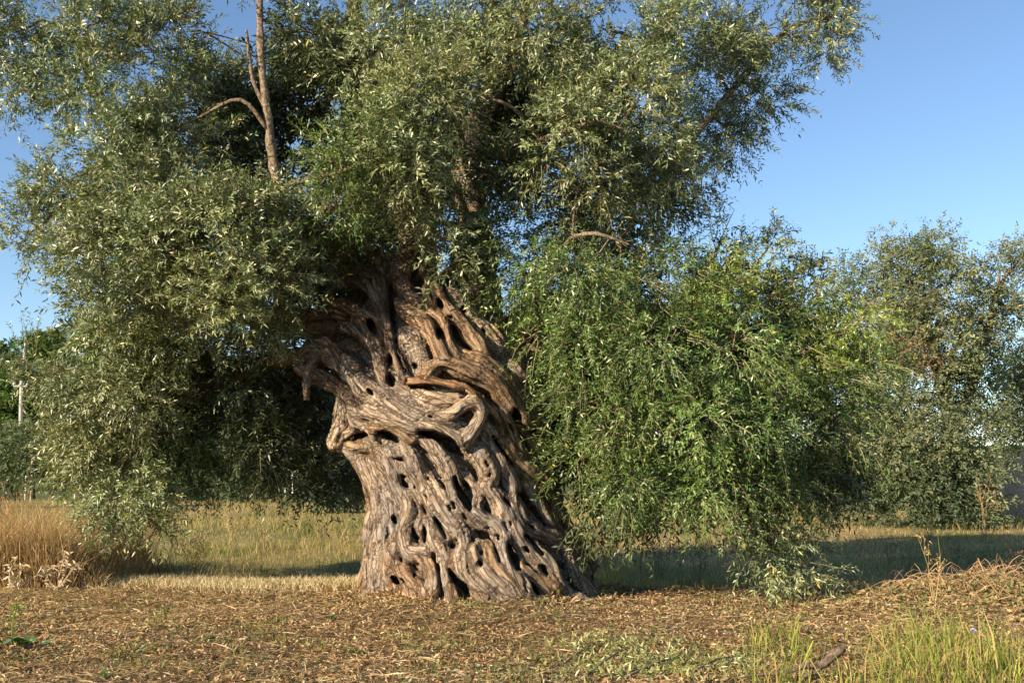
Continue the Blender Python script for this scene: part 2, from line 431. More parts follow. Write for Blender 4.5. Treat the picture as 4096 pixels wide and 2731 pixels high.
hb([(1750,1025),(1850,1130),(1925,1235),(1950,1330)], 24, 0.28); hb([(560,1140),(568,1195)], 17); hb([(635,1205),(705,1270)], 23); hb([(828,1215),(842,1275)], 14)
hb([(495,1305),(545,1350)], 16); hb([(920,1255),(960,1320),(1015,1365),(1060,1420)], 25, 0.28); hb([(1530,1380),(1590,1465)], 16); hb([(1215,1465),(1235,1478)], 12)
hb([(1240,270),(1310,375),(1395,485)], 11, 0.16); hb([(1540,215),(1575,275)], 16); hb([(1400,110),(1440,160)], 24); hb([(1330,140),(1400,250)], 9, 0.12)
hb([(1100,560),(1130,600)], 8, .1); hb([(740,690),(770,740)], 9, .1)
ha([(330,830),(420,900),(490,990)], 66, 0.34); ha([(330,490),(420,505)], 40, 0.3); ha([(505,700),(545,785)], 27, 0.26); ha([(655,945),(655,1010)], 20)
ha([(640,1085),(665,1155)], 26); ha([(690,830),(712,950),(765,1065)], 10, 0.16); ha([(990,750),(1025,810)], 27, 0.24); ha([(1100,735),(1150,850),(1225,895)], 27, 0.26)
ha([(1000,535),(1025,605)], 21); ha([(865,395),(880,420)], 32, 0.24); ha([(1090,658),(1100,672)], 14); ha([(1178,600),(1192,620)], 17); ha([(1320,760),(1335,770)], 15)
ha([(822,1015),(840,1025)], 13, 0.1); ha([(795,1168),(900,1172),(970,1188)], 12, 0.2); ha([(1180,1190),(1205,1212)], 15); ha([(1335,1215),(1440,1325)], 15)
ha([(1555,1330),(1595,1405)], 24); ha([(1685,1480),(1700,1510)], 15); ha([(-40,770),(120,765),(260,725)], 46, 0.36); ha([(655,430),(668,620),(690,770)], 20, 0.22)
ha([(60,1020),(180,1030)], 14, 0.15); ha([(490,1190),(530,1230)], 13, 0.12); ha([(930,1385),(960,1395)], 14, 0.1); ha([(300,440),(280,500)], 20, .2)

hr = np.random.default_rng(8)
for k in range(22):                                # small slots scattered along the grain of the lower trunk
    yy = hr.uniform(380, 1400); xx = hr.uniform(330 + max(0, yy - 900) * 0.02, 1500 + (yy - 380) * 0.42); ln = hr.uniform(18, 60)
    hb([(xx, yy), (xx + ln * 0.42, yy + ln)], hr.uniform(4, 8), hr.uniform(0.01, 0.05))

VOX = 0.021
LO = np.array([-3.35, 11.35, -0.16]); HI = np.array([1.45, 14.6, 5.0])
DIM = np.ceil((HI - LO) / VOX).astype(int)
gx, gy, gzv = [LO[i] + VOX * np.arange(DIM[i]) for i in range(3)]
field = np.full(DIM, 1.0, np.float32)

# core: an elliptic barrel just under the strands
zr = at(np.full(len(ROWS), CXP), ROWS[:, 0], AXIS)[:, 2]
order = np.argsort(zr)
for k, z in enumerate(gzv):
    if z > 4.05: break
    py = np.interp(z, zr[order], ROWS[order, 0])
    c, h = body(py); cx = (c - CXP) / FPX * AXIS; hw = h / FPX * AXIS
    top = np.clip((4.05 - z) / 0.5, 0.02, 1) ** 0.5
    a, b = (hw - 0.09) * (0.35 + 0.65 * top), (0.92 * hw - 0.13) * (0.3 + 0.7 * top)
    X = (gx - cx)[:, None] / a; Y = (gy - AXIS)[None] / b
    q = np.sqrt(X * X + Y * Y)
    field[:, :, k] = (q - 1) * min(a, b)

def box(lo, hi):
    i0 = np.clip(np.floor((lo - LO) / VOX).astype(int), 0, DIM - 1); i1 = np.clip(np.ceil((hi - LO) / VOX).astype(int) + 1, 1, DIM)
    return i0, np.maximum(i1, i0 + 1)

def chain_field(chains, margin):
    """distance to a set of tapered polylines [(P, R), ...] on the part of the grid round them"""
    lo = np.min([(P - R[:, None]).min(0) for P, R in chains], 0) - margin; hi = np.max([(P + R[:, None]).max(0) for P, R in chains], 0) + margin
    b0, b1 = box(lo, hi)
    T = np.full(b1 - b0, 1.0, np.float32)
    for P, R in chains:
        for i in range(len(P) - 1):
            A, B = P[i], P[i + 1]; ra, rb = R[i], R[i + 1]; m = max(ra, rb) + margin
            c0, c1 = box(np.minimum(A, B) - m, np.maximum(A, B) + m)
            c0 = np.maximum(c0, b0); c1 = np.minimum(c1, b1)
            if (c1 <= c0).any(): continue
            X = (gx[c0[0]:c1[0]] - A[0])[:, None, None]; Y = (gy[c0[1]:c1[1]] - A[1])[None, :, None]; Z = (gzv[c0[2]:c1[2]] - A[2])[None, None]
            d = B - A; L2 = float(d @ d) + 1e-12
            t = np.clip((X * d[0] + Y * d[1] + Z * d[2]) / L2, 0, 1)
            D = np.sqrt((X - t * d[0]) ** 2 + (Y - t * d[1]) ** 2 + (Z - t * d[2]) ** 2) - (ra + (rb - ra) * t)
            s = tuple(slice(c0[j] - b0[j], c1[j] - b0[j]) for j in range(3))
            T[s] = np.minimum(T[s], D)
    return tuple(slice(b0[j], b1[j]) for j in range(3)), T

def smin(a, b, k):
    h = np.maximum(k - np.abs(a - b), 0) / k
    return np.minimum(a, b) - h * h * k * 0.25

strands = []
for zoom, pts, r0, col, off, ground in S:
    q = zoom([(p[0], p[1]) for p in pts])
    r = np.full(len(q), r0) * (1 + 0.07 * np.sin(np.arange(len(q)) * 1.9 + len(strands)))
    cen, hw = body(q[:, 1])
    sd_ = surf(q[:, 0], q[:, 1])
    rm = r * sd_ / FPX
    inset = rm * 0.48 - off * 0.8
    inset[0] += rm[0] * 0.75
    if not ground: inset[-1] += rm[-1] * 0.9
    rm[0] *= 0.8
    P = at(q[:, 0], q[:, 1], sd_ + inset)
    if ground:                                    # run the foot of the strand into the ground
        d = unit(P[-1] - P[-2]); d[2] = min(d[2], -0.5); d = unit(d)
        flare = np.array([P[-1][0] - TX, P[-1][1] - AXIS, 0]); flare = flare / np.linalg.norm(flare)
        step = max((P[-1][2] + 0.16) / -d[2], 0.05)
        P = np.vstack([P, P[-1] + d * step + flare * 0.20]); rm = np.append(rm, rm[-1] * 1.35)
    strands.append((P, rm, col))
# strands on the far side, leaning like the ones in view
for k in range(17):
    th = math.radians(-78 + k * (156 / 16)); P = []; rm = []
    for i, py in enumerate(np.linspace(2480, 1080, 9)):
        c, h = body(py); hwm = h / FPX * AXIS
        t = th - 0.35 * i / 8 + 0.10 * math.sin(i * 1.3 + k * 2.1)
        z = at(CXP, py, AXIS)[2]
        rr = 0.17 + 0.04 * math.sin(i * 1.7 + k)
        rr *= 1 - 0.35 * i / 8
        P.append(((c - CXP) / FPX * AXIS + (hwm - rr * 0.5) * math.sin(t), AXIS + (0.92 * hwm - rr * 0.5) * math.cos(t), z)); rm.append(rr)
    strands.append((np.array(P), np.array(rm), GREY if k % 3 else WARM))

segs = []
for sidx, (P, rm, col) in enumerate(strands):
    n = 4
    Q = catmull(np.column_stack([P, rm]), n); Pq, Rq = Q[:, :3], np.maximum(Q[:, 3], 0.02)
    Rq = Rq * (1 + 0.05 * np.sin(np.arange(len(Rq)) * 0.55 + sidx * 1.7))
    sl, T = chain_field([(Pq, Rq)], 0.07)
    field[sl] = smin(field[sl], T, 0.07 if sidx < NLOW else 0.06)
    L = np.concatenate([[0], np.cumsum(np.linalg.norm(np.diff(Pq, axis=0), axis=1))])
    for i in range(len(Pq) - 1): segs.append((Pq[i], Pq[i + 1], Rq[i], Rq[i + 1], L[i], sidx, col))
for zoom, pts, r0, dep in H:
    q = zoom([(p[0], p[1]) for p in pts])
    sd_ = surf(q[:, 0], q[:, 1])
    rmin = max(r0 * AXIS / FPX, 0.02); chains = []
    for d in np.arange(-0.22, dep + 0.01, rmin * 0.75):
        k = 1.05 - 0.45 * min(max(d + 0.05, 0) / max(dep + 0.05, 0.08), 1)
        P = at(q[:, 0], q[:, 1], sd_ + d)
        Q = catmull(np.column_stack([P, r0 * sd_ / FPX * k]), 3)
        tt = np.linspace(-1, 1, len(Q)); Rq = np.maximum(Q[:, 3] * (1.15 - 0.55 * np.abs(tt) ** 2.2), 0.011)
        chains.append((Q[:, :3], Rq))
    sl, T = chain_field(chains, 0.05)
    field[sl] = -smin(-field[sl], T, 0.03)

def surface_nets(Fd):
    s = Fd < 0
    cnt = np.zeros(tuple(np.array(Fd.shape) - 1), np.uint8)
    corners = [(i, j, k) for i in (0, 1) for j in (0, 1) for k in (0, 1)]
    n0, n1_, n2_ = cnt.shape
    for i, j, k in corners: cnt += s[i:i + n0, j:j + n1_, k:k + n2_]
    act = (cnt > 0) & (cnt < 8)
    idx = np.argwhere(act)
    lut = np.full(cnt.shape, -1, np.int32); lut[act] = np.arange(len(idx))
    val = np.stack([Fd[idx[:, 0] + i, idx[:, 1] + j, idx[:, 2] + k] for i, j, k in corners], 1)
    acc = np.zeros((len(idx), 3)); num = np.zeros(len(idx))
    cor = np.array(corners, float)
    for a in range(8):
        for b in range(a + 1, 8):
            if np.abs(cor[a] - cor[b]).sum() != 1: continue
            va, vb = val[:, a], val[:, b]; m = (va < 0) != (vb < 0)
            t = np.where(m, va / np.where(m, va - vb, 1), 0)
            acc += np.where(m[:, None], cor[a] + t[:, None] * (cor[b] - cor[a]), 0); num += m
    V = LO + VOX * (idx + acc / num[:, None])
    quads = []
    for ax in range(3):
        o1, o2 = [e for e in range(3) if e != ax]
        sh = [slice(1, -1)] * 3; sh[ax] = slice(0, -1)
        sh2 = list(sh); sh2[ax] = slice(1, None)
        # crop so that the four cells round an edge exist
        A = s[tuple(sh)]; B = s[tuple(sh2)]
        e = np.argwhere(A != B)
        flip = A[tuple(e.T)]
        e = e.copy(); e[:, o1] += 1; e[:, o2] += 1
        def cell(d1, d2):
            c = e.copy(); c[:, o1] -= d1; c[:, o2] -= d2
            return lut[tuple(c.T)]
        q = np.stack([cell(0, 0), cell(1, 0), cell(1, 1), cell(0, 1)], 1)
        if ax == 1: flip = ~flip
        q[~flip] = q[~flip][:, ::-1]
        quads.append(q)
    Q = np.vstack(quads); Q = Q[(Q >= 0).all(1)]
    return V, Q

field[0], field[-1] = 1, 1; field[:, 0], field[:, -1] = 1, 1; field[:, :, -1] = 1; field[:, :, 0] = 1
TV, TQ = surface_nets(field)
del field

# nearest strand of each vertex: direction of the grain and colour
best = np.full(len(TV), 9.0); flow = np.zeros((len(TV), 3)); tcol = np.zeros((len(TV), 3)); tcol[:] = GREY
so = np.argsort(TV[:, 2]); zs = TV[so, 2]
for A, B, ra, rb, L0, sidx, col in segs:
    m = max(ra, rb) + 0.22
    lo = np.minimum(A, B) - m; hi = np.maximum(A, B) + m
    i0, i1 = np.searchsorted(zs, lo[2]), np.searchsorted(zs, hi[2])
    ids = so[i0:i1]
    p = TV[ids]
    k = (p[:, 0] > lo[0]) & (p[:, 0] < hi[0]) & (p[:, 1] > lo[1]) & (p[:, 1] < hi[1])
    ids = ids[k]; p = p[k]
    if not len(ids): continue
    d = B - A; t = np.clip(((p - A) @ d) / (d @ d + 1e-12), 0, 1)
    w = p - (A + t[:, None] * d); D = np.linalg.norm(w, axis=1) - (ra + (rb - ra) * t)
    g = D < best[ids]
    ids, w, D, t = ids[g], w[g], D[g], t[g]
    best[ids] = D
    flow[ids] = w + (L0 + t * np.linalg.norm(d))[:, None] * np.array([0.06, 0.10, 0.16]) + sidx * np.array([3.7, 1.3, 2.9])
    tcol[ids] = col
# relief: knots, fibres along the grain, flakes
def vnormals(V, Q):
    n = np.cross(V[Q[:, 2]] - V[Q[:, 0]], V[Q[:, 3]] - V[Q[:, 1]]); N = np.zeros_like(V)
    for i in range(4): np.add.at(N, Q[:, i], n)
    return unit(N)
N = vnormals(TV, TQ)
disp = 0.055 * (fbm(TV * 5.0, 31, 3) - 0.5) + 0.045 * (fbm(flow * 13.0, 5, 3) - 0.5) + 0.026 * (vnoise(flow * 34.0, 9) - 0.5) - 0.05 * np.clip(fbm(flow * 8.0 + 9, 15, 2) - 0.62, 0, 1) / 0.2
TV = TV + N * disp[:, None]
mott = fbm(TV * 1.7, 77, 3)[:, None]
tcol = tcol * (0.82 + 0.4 * mott)
# weathered wood bleaches greyer towards the older lower trunk
low = smooth(2.6, 0.6, TV[:, 2])[:, None]
tcol = tcol * (1 - low * np.array([0.02, 0.01, -0.01]))
olive_root = thing("olive_tree", (TX, TY, 0.0), "ancient gnarled olive tree with a huge twisted hollow trunk and spreading silver-green crown", "tree")
trunk = mesh_np("trunk", TV, [TQ], M_BARK, olive_root, tcol, True, {"flow": flow})
trunk["label"] = "massive leaning trunk of twisted fused strands riddled with dark hollows"
# ------------------------------------------------------------------ ground sheet
def ground_mat():
    m, nt, out = new_mat("field_soil")
    b = node(nt, "ShaderNodeBsdfPrincipled"); b.inputs["Roughness"].default_value = 0.95; b.inputs["Specular IOR Level"].default_value = 0.1
    a = node(nt, "ShaderNodeAttribute", attribute_name="tint")
    tc = node(nt, "ShaderNodeTexCoord")
    n1 = node(nt, "ShaderNodeTexNoise"); n1.inputs["Scale"].default_value = 14; n1.inputs["Detail"].default_value = 8; n1.inputs["Roughness"].default_value = 0.7
    mr = node(nt, "ShaderNodeMapRange"); mr.inputs[1].default_value = 0.3; mr.inputs[2].default_value = 0.7; mr.inputs[3].default_value = 0.5; mr.inputs[4].default_value = 1.45
    mu = node(nt, "ShaderNodeMixRGB", blend_type='MULTIPLY'); mu.inputs[0].default_value = 1.0
    bp = node(nt, "ShaderNodeBump"); bp.inputs["Strength"].default_value = 1.0; bp.inputs["Distance"].default_value = 0.04
    nt.links.new(tc.outputs["Object"], n1.inputs["Vector"]); nt.links.new(n1.outputs[0], mr.inputs[0])
    nt.links.new(a.outputs["Color"], mu.inputs[1]); nt.links.new(mr.outputs[0], mu.inputs[2])
    nt.links.new(mu.outputs[0], b.inputs["Base Color"]); nt.links.new(n1.outputs[0], bp.inputs["Height"]); nt.links.new(bp.outputs[0], b.inputs["Normal"])
    nt.links.new(b.outputs[0], out.inputs[0])
    return m
ys = np.concatenate([np.linspace(-60, 4, 12), np.linspace(4.3, 22, 110), np.geomspace(22.4, 900, 60)])
xs = np.concatenate([-np.geomspace(900, 8.4, 40), np.linspace(-8, 8, 100), np.geomspace(8.4, 900, 40)])
GX, GY = np.meshgrid(xs, ys, indexing='ij')
fx, fy = GX.ravel(), GY.ravel()
GV = np.column_stack([fx, fy, gz(fx, fy)])
e = mulch_edge(fx)
soil = np.array([0.155, 0.105, 0.062]); straw = np.array([0.30, 0.22, 0.105]); green = np.array([0.15, 0.145, 0.05])
w = smooth(e - 0.6, e + 0.4, fy)[:, None]; mixg = smooth(0.35, 0.65, n2(fx, fy, 0.25, 41, 3))[:, None]
fieldc = straw * (1 - mixg) + green * mixg
GC = soil * (1 - w) + fieldc * w
nx, ny = len(xs), len(ys)
I = (np.arange(nx - 1)[:, None] * ny + np.arange(ny - 1)[None]).ravel()
ground = mesh_np("ground", GV, [np.stack([I, I + ny, I + ny + 1, I + 1], 1)], ground_mat(), None, GC, True)
tag(ground, "brown raked soil under the tree running into a dry yellow-green field", "ground", kind="structure")

# ------------------------------------------------------------------ foliage
SILV = np.array([[0.158, 0.193, 0.080], [0.208, 0.238, 0.122], [0.110, 0.146, 0.050], [0.290, 0.308, 0.180]])
GREEN = np.array([[0.078, 0.135, 0.028], [0.108, 0.165, 0.040], [0.055, 0.100, 0.020], [0.200, 0.235, 0.095]])  # last, palest tone paints in the glossy highlights on leaves
LIME = np.array([[0.120, 0.170, 0.022], [0.160, 0.200, 0.030], [0.090, 0.140, 0.020], [0.180, 0.200, 0.060]]) * 1.4
SHADED = np.array([[0.050, 0.072, 0.024], [0.065, 0.088, 0.030], [0.040, 0.058, 0.018], [0.095, 0.115, 0.055]])  # leaf greens darkened to paint in the shade inside the crown
PAL = {'s': SILV, 'g': GREEN, 'y': LIME, 'd': SHADED}

def perp(d, r):
    v = r.normal(size=d.shape); v = v - d * (v * d).sum(-1, keepdims=True); return unit(v)

def leaves(base, dirs, length, width, r, nrm=None):
    """diamond-shaped leaves; nrm is the side they turn their face to"""
    n = len(base)
    if nrm is None:
        side = perp(dirs, r)
    else:
        side = np.cross(nrm + r.normal(0, 0.55, (n, 3)), dirs); side = unit(side + 1e-6)
    L = np.broadcast_to(length, (n,))[:, None]; W = np.broadcast_to(width, (n,))[:, None]
    sag = np.array([0, 0, -1.0]) * L * 0.10
    mid = base + dirs * L * 0.48
    V = np.stack([base, mid + side * W * 0.5, base + dirs * L + sag, mid - side * W * 0.5], 1).reshape(-1, 3)
    return V, np.arange(4 * n, dtype=np.int32).reshape(-1, 4)

def twigs(origin, dirs, tlen, nleaf, llen, lwid, pal, r, droop=0.25, spread=0.75, tone=None, face=None):
    """leafy shoots; returns leaf V, colours and the stem polylines"""
    n = len(origin); dirs = unit(dirs)
    k = np.arange(nleaf); t = (0.12 + 0.88 * (k + 0.5) / nleaf)[None] + r.normal(0, 0.02, (n, nleaf))
    tl = np.broadcast_to(tlen, (n,))[:, None]
    bend = np.array([0, 0, -1.0]) * droop
    pos = origin[:, None] + dirs[:, None] * (t * tl)[..., None] + bend * (t * t * tl)[..., None]
    tang = unit(dirs[:, None] + 2 * bend * t[..., None])
    s0 = perp(dirs, r); s1 = np.cross(dirs, s0)
    ang = (k // 2) * 1.57 + (k % 2) * np.pi
    sv = s0[:, None] * np.cos(ang)[None, :, None] + s1[:, None] * np.sin(ang)[None, :, None]
    ld = unit(tang * (1 - spread * 0.55) + sv * spread + r.normal(0, 0.15, (n, nleaf, 3)))
    m = n * nleaf
    pos = pos.reshape(m, 3); ld = ld.reshape(m, 3)
    ll = llen * r.uniform(0.65, 1.2, m); lw = lwid * r.uniform(0.75, 1.2, m)
    V, Q = leaves(pos, ld, ll, lw, r, None if face is None else np.repeat(face, nleaf, 0))
    ci = r.choice(4, m, p=[0.4, 0.25, 0.25, 0.1]); c = pal[ci] * r.uniform(0.8, 1.2, (m, 1))
    if tone is not None: c = c * np.repeat(tone, nleaf, 0)
    old = r.random(m) < 0.0035; c[old] = (0.42, 0.30, 0.02)
    tt = np.array([0, 0.5, 1.0])
    stem = origin[:, None] + dirs[:, None] * (tt * tl)[..., None] + bend * (tt * tt * tl)[..., None]
    return V, np.repeat(c, 4, 0), stem

def stems(stem, w, r, col):
    """thin shoots along (n,3,3) polylines: two crossed tapering strips"""
    n = len(stem)
    d = unit(stem[:, 2] - stem[:, 0]); a = perp(d, r); b = np.cross(d, a); w = np.reshape(w, (-1, 1))
    V = np.stack([stem[:, 0] - a * w, stem[:, 0] + a * w, stem[:, 1] - a * w * .7, stem[:, 1] + a * w * .7, stem[:, 2],
                  stem[:, 0] - b * w, stem[:, 0] + b * w, stem[:, 1] - b * w * .7, stem[:, 1] + b * w * .7], 1).reshape(-1, 3)
    i = np.arange(n)[:, None, None] * 9
    Q = ([(i + np.array([[0, 1, 3, 2], [5, 6, 8, 7]])[None]).reshape(-1, 4), (i + np.array([[2, 3, 4], [7, 8, 4]])[None]).reshape(-1, 3)])
    return V, Q, np.broadcast_to(col, (len(V), 3)) * np.repeat(r.uniform(0.7, 1.3, (n, 1)), 9, 0)

def clump(cx, cy, depth, rx, ry, kind, r, dens=1.0, rd=None, up=0.25, droop=0.25, llen=0.083, lwid=0.0205, nleaf=15, tlen=0.36, subs=6.2, sub_sigma=0.125, shrink=0.18):
    """foliage bough: ellipsoid placed by photo pixel and distance, made of tufts of leafy shoots"""
    c = at(cx, cy, depth); sx = rx * depth / FPX; sz = ry * depth / FPX; sy = rd if rd else 0.5 * (sx + sz)
    rad = np.maximum(np.array([sx, sy, sz]) - shrink, 0.12)
    ns = max(3, int(subs * (sx * sy + sy * sz + sx * sz) * 1.3))
    d = unit(r.normal(size=(ns, 3))); rr = r.uniform(0.45, 0.98, (ns, 1)) ** 0.8
    sc = c + d * rr * rad
    n = int(330 * dens * (sx * sy + sy * sz + sx * sz))
    which = r.integers(0, ns, n)
    off = np.clip(r.normal(0, 1, (n, 3)), -1.8, 1.8) * sub_sigma * r.uniform(0.6, 1.3, (ns, 1))[which]
    o = sc[which] + off
    dirs = 0.55 * unit((o - c) / rad) + 0.6 * unit(off) + r.normal(0, 0.35, (n, 3)) + np.array([0, 0, up])
    tone = (0.72 + 0.56 * r.random((ns, 1)))[which] * np.array([1, 1, 1]) + (r.random((ns, 1))[which] - 0.5) * np.array([0.18, 0.05, -0.1])
    tone = tone * (r.uniform(0.8, 1.22) * np.array([1, 1, 1]) + r.uniform(-0.07, 0.07) * np.array([1, 0, -0.6]))
    tl = tlen * r.uniform(0.5, 1.35, n)
    return twigs(o, dirs, tl, nleaf, llen, lwid, PAL[kind], r, droop, 0.75, tone, unit(unit((o - c) / rad) + 0.6 * unit(off) + np.array([0, 0, 0.7]))), c, n

def foliage_object(name, clumps_out, mat, parent):
    V = np.vstack([x[0] for x in clumps_out]); Cc = np.vstack([x[1] for x in clumps_out])
    Q = np.arange(len(V), dtype=np.int32).reshape(-1, 4)
    o = mesh_np(name, V, [Q], mat, parent, Cc, False)
    o["kind"] = "stuff"
    return o

r = np.random.default_rng(5)
# px, py, distance, half width px, half height px, kind, density, bough
UL, LL, MID, UR, RG, BK = 'ul', 'll', 'mid', 'ur', 'rg', 'bk'
CL = [
 # upper left, loose silver boughs with sky between them
 (90,120,12.6,240,240,'s',.62,UL),(40,370,13.0,190,120,'s',.6,UL),(390,90,12.0,270,200,'s',.62,UL),(690,200,12.2,250,240,'s',.62,UL),
 (330,340,12.4,250,170,'s',.6,UL),(420,560,11.6,230,200,'s',.6,UL),(690,520,11.9,230,210,'s',.62,UL),(260,740,12.2,170,150,'s',.62,UL),
 (560,760,11.6,250,190,'s',.72,UL),(160,900,12.6,170,150,'s',.7,UL),(880,380,13.2,190,260,'s',.55,UL),(370,960,11.9,250,180,'s',.85,UL),
 (660,980,11.4,250,190,'s',.9,UL),(930,880,11.3,230,190,'s',.9,UL),(1080,1080,11.4,190,160,'s',.9,UL),(870,1160,11.4,190,150,'s',.9,UL),
 (500,1160,11.8,260,170,'s',.9,UL),(340,1060,12.2,150,110,'s',.75,UL),(1160,830,11.6,110,130,'s',.8,UL),
 # lower left skirt
 (700,1330,12.1,230,170,'s',.8,LL),(470,1340,12.3,170,150,'s',.8,LL),(330,1520,12.6,170,110,'s',.8,LL),(180,1510,13.2,90,60,'s',.7,LL),
 (560,1560,12.5,230,200,'s',.8,LL),(265,1680,12.9,120,140,'s',.85,LL),(440,1760,12.6,230,170,'s',.85,LL),(760,1700,13.0,230,200,'g',.75,LL),
 (310,1900,12.8,110,80,'s',.8,LL),(520,1960,12.5,200,120,'s',.85,LL),(420,2050,12.4,100,60,'s',.7,LL),(640,2080,12.5,80,50,'s',.5,LL),
 (860,1890,13.3,200,100,'g',.7,LL),(1060,1760,13.9,220,170,'d',.8,LL),(1240,1640,14.6,200,240,'d',.8,LL),(960,1520,13.8,260,180,'d',.7,LL),
 (1080,1260,12.0,110,120,'s',.9,LL),(1290,1880,15.2,200,130,'d',.6,LL),
 # the middle above the trunk
 (1450,640,11.0,210,180,'g',.95,MID),(1340,820,11.2,150,110,'g',.9,MID),(1590,520,11.2,190,150,'s',.85,MID),(1560,780,11.2,160,110,'g',.9,MID),
 (1260,140,12.6,220,230,'d',.7,MID),(1500,190,12.2,250,200,'s',.75,MID),(1740,380,11.3,220,190,'s',.9,MID),(1880,150,12.2,250,200,'s',.75,MID),
 (1700,640,11.2,140,150,'s',.9,MID),(1790,960,11.5,85,150,'s',.85,MID),(1700,800,11.4,120,90,'s',.8,MID),(2020,700,12.2,110,220,'d',.8,MID),
 (1980,980,11.9,110,170,'d',.8,MID),(1250,1010,11.9,150,90,'d',.9,MID),(1450,930,12.4,160,70,'d',.9,MID),
 # upper right
 (2180,150,12.0,250,200,'s',.8,UR),(2260,520,11.5,240,180,'s',.85,UR),(2520,440,11.5,240,190,'s',.85,UR),(2640,620,11.8,220,130,'s',.85,UR),
 (2380,720,11.9,230,140,'s',.8,UR),(2470,130,12.4,240,180,'s',.85,UR),(2740,130,13.2,200,160,'s',.8,UR),(2870,300,13.6,190,150,'s',.85,UR),
 (3050,380,14.0,140,130,'s',.85,UR),(3060,110,14.0,210,120,'s',.7,UR),(3350,50,14.4,170,90,'s',.85,UR),(3320,190,14.4,100,80,'s',.8,UR),
 (2920,520,13.8,170,100,'s',.85,UR),(2740,720,13.2,140,80,'s',.85,UR),(2600,850,13.6,200,90,'d',.6,UR),(2250,880,12.2,230,120,'s',.85,UR),(2480,960,12.2,220,80,'s',.6,UR),
 # the low green mass right of the trunk
 (2130,1100,11.6,140,150,'g',1,RG),(2350,1120,11.3,220,170,'g',1,RG),(2620,1130,11.5,230,140,'g',1,RG),(2880,1130,11.9,190,130,'y',.95,RG),
 (3090,1200,12.2,190,130,'g',.9,RG),(2160,1330,11.7,110,100,'g',1,RG),(2400,1370,11.2,200,150,'g',1,RG),(2660,1390,11.0,230,180,'g',1,RG),
 (2930,1400,11.3,220,180,'g',1,RG),(3210,1400,11.9,210,160,'y',1,RG),(3420,1290,12.3,160,120,'y',1,RG),(3460,1490,12.2,150,140,'g',1,RG),
 (2330,1620,11.6,120,130,'g',1,RG),(2520,1640,11.1,190,170,'g',1,RG),(2790,1680,11.0,230,180,'g',1,RG),(3060,1660,11.5,210,170,'g',1,RG),
 (3370,1690,12.0,170,140,'g',1,RG),(2340,1830,11.7,120,110,'g',1,RG),(2560,1880,11.5,170,130,'g',1,RG),(2820,1920,11.4,220,120,'g',1,RG),
 (3080,1900,11.8,200,140,'g',.95,RG),(3300,1870,12.2,130,120,'d',1,RG),(2420,2040,12.2,110,80,'d',.9,RG),(2650,2030,12.3,160,70,'d',.8,RG),
 (3060,2090,11.9,150,90,'s',.85,RG),(3080,2220,11.9,110,80,'s',.7,RG),(3230,2270,12.0,130,45,'s',.6,RG),(3090,2320,11.9,70,40,'s',.6,RG),
 (3230,2090,12.2,110,100,'s',.45,RG),(3060,1010,12.5,150,80,'s',.35,RG),(2880,970,12.6,120,70,'s',.4,RG),(3270,1150,12.6,140,80,'s',.7,RG),
 # interior and far side, shade put into the dark leaf colour
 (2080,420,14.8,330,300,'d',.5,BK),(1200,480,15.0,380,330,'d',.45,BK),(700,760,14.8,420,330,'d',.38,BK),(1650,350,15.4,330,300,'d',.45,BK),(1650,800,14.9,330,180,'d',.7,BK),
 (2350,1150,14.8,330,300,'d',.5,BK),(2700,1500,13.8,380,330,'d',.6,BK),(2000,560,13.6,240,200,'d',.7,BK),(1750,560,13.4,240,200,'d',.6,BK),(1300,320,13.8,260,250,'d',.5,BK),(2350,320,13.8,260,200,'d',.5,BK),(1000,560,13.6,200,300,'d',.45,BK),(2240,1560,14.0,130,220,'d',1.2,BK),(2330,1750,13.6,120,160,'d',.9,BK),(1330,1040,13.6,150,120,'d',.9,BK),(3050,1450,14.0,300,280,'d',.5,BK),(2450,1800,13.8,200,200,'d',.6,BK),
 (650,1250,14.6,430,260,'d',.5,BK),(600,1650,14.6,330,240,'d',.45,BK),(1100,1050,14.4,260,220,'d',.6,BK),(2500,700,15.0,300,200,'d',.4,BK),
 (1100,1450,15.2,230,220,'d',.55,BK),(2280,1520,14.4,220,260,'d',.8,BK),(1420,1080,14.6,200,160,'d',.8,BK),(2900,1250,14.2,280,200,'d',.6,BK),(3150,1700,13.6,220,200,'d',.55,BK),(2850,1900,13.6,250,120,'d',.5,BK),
 # the crown goes on above the picture
 (300,-250,13.0,420,220,'s',.35,UL),(900,-300,13.0,420,260,'s',.35,UL),(1500,-300,12.8,420,280,'s',.35,MID),(2100,-300,13.0,420,280,'s',.35,MID),
 (2700,-250,13.4,380,230,'s',.35,UR),(3200,-180,14.2,250,150,'s',.4,UR),(1200,-700,13.2,500,260,'s',.3,MID),(1900,-700,13.2,500,260,'s',.3,MID),
]
groups = {}; centres = []; stem_list = []
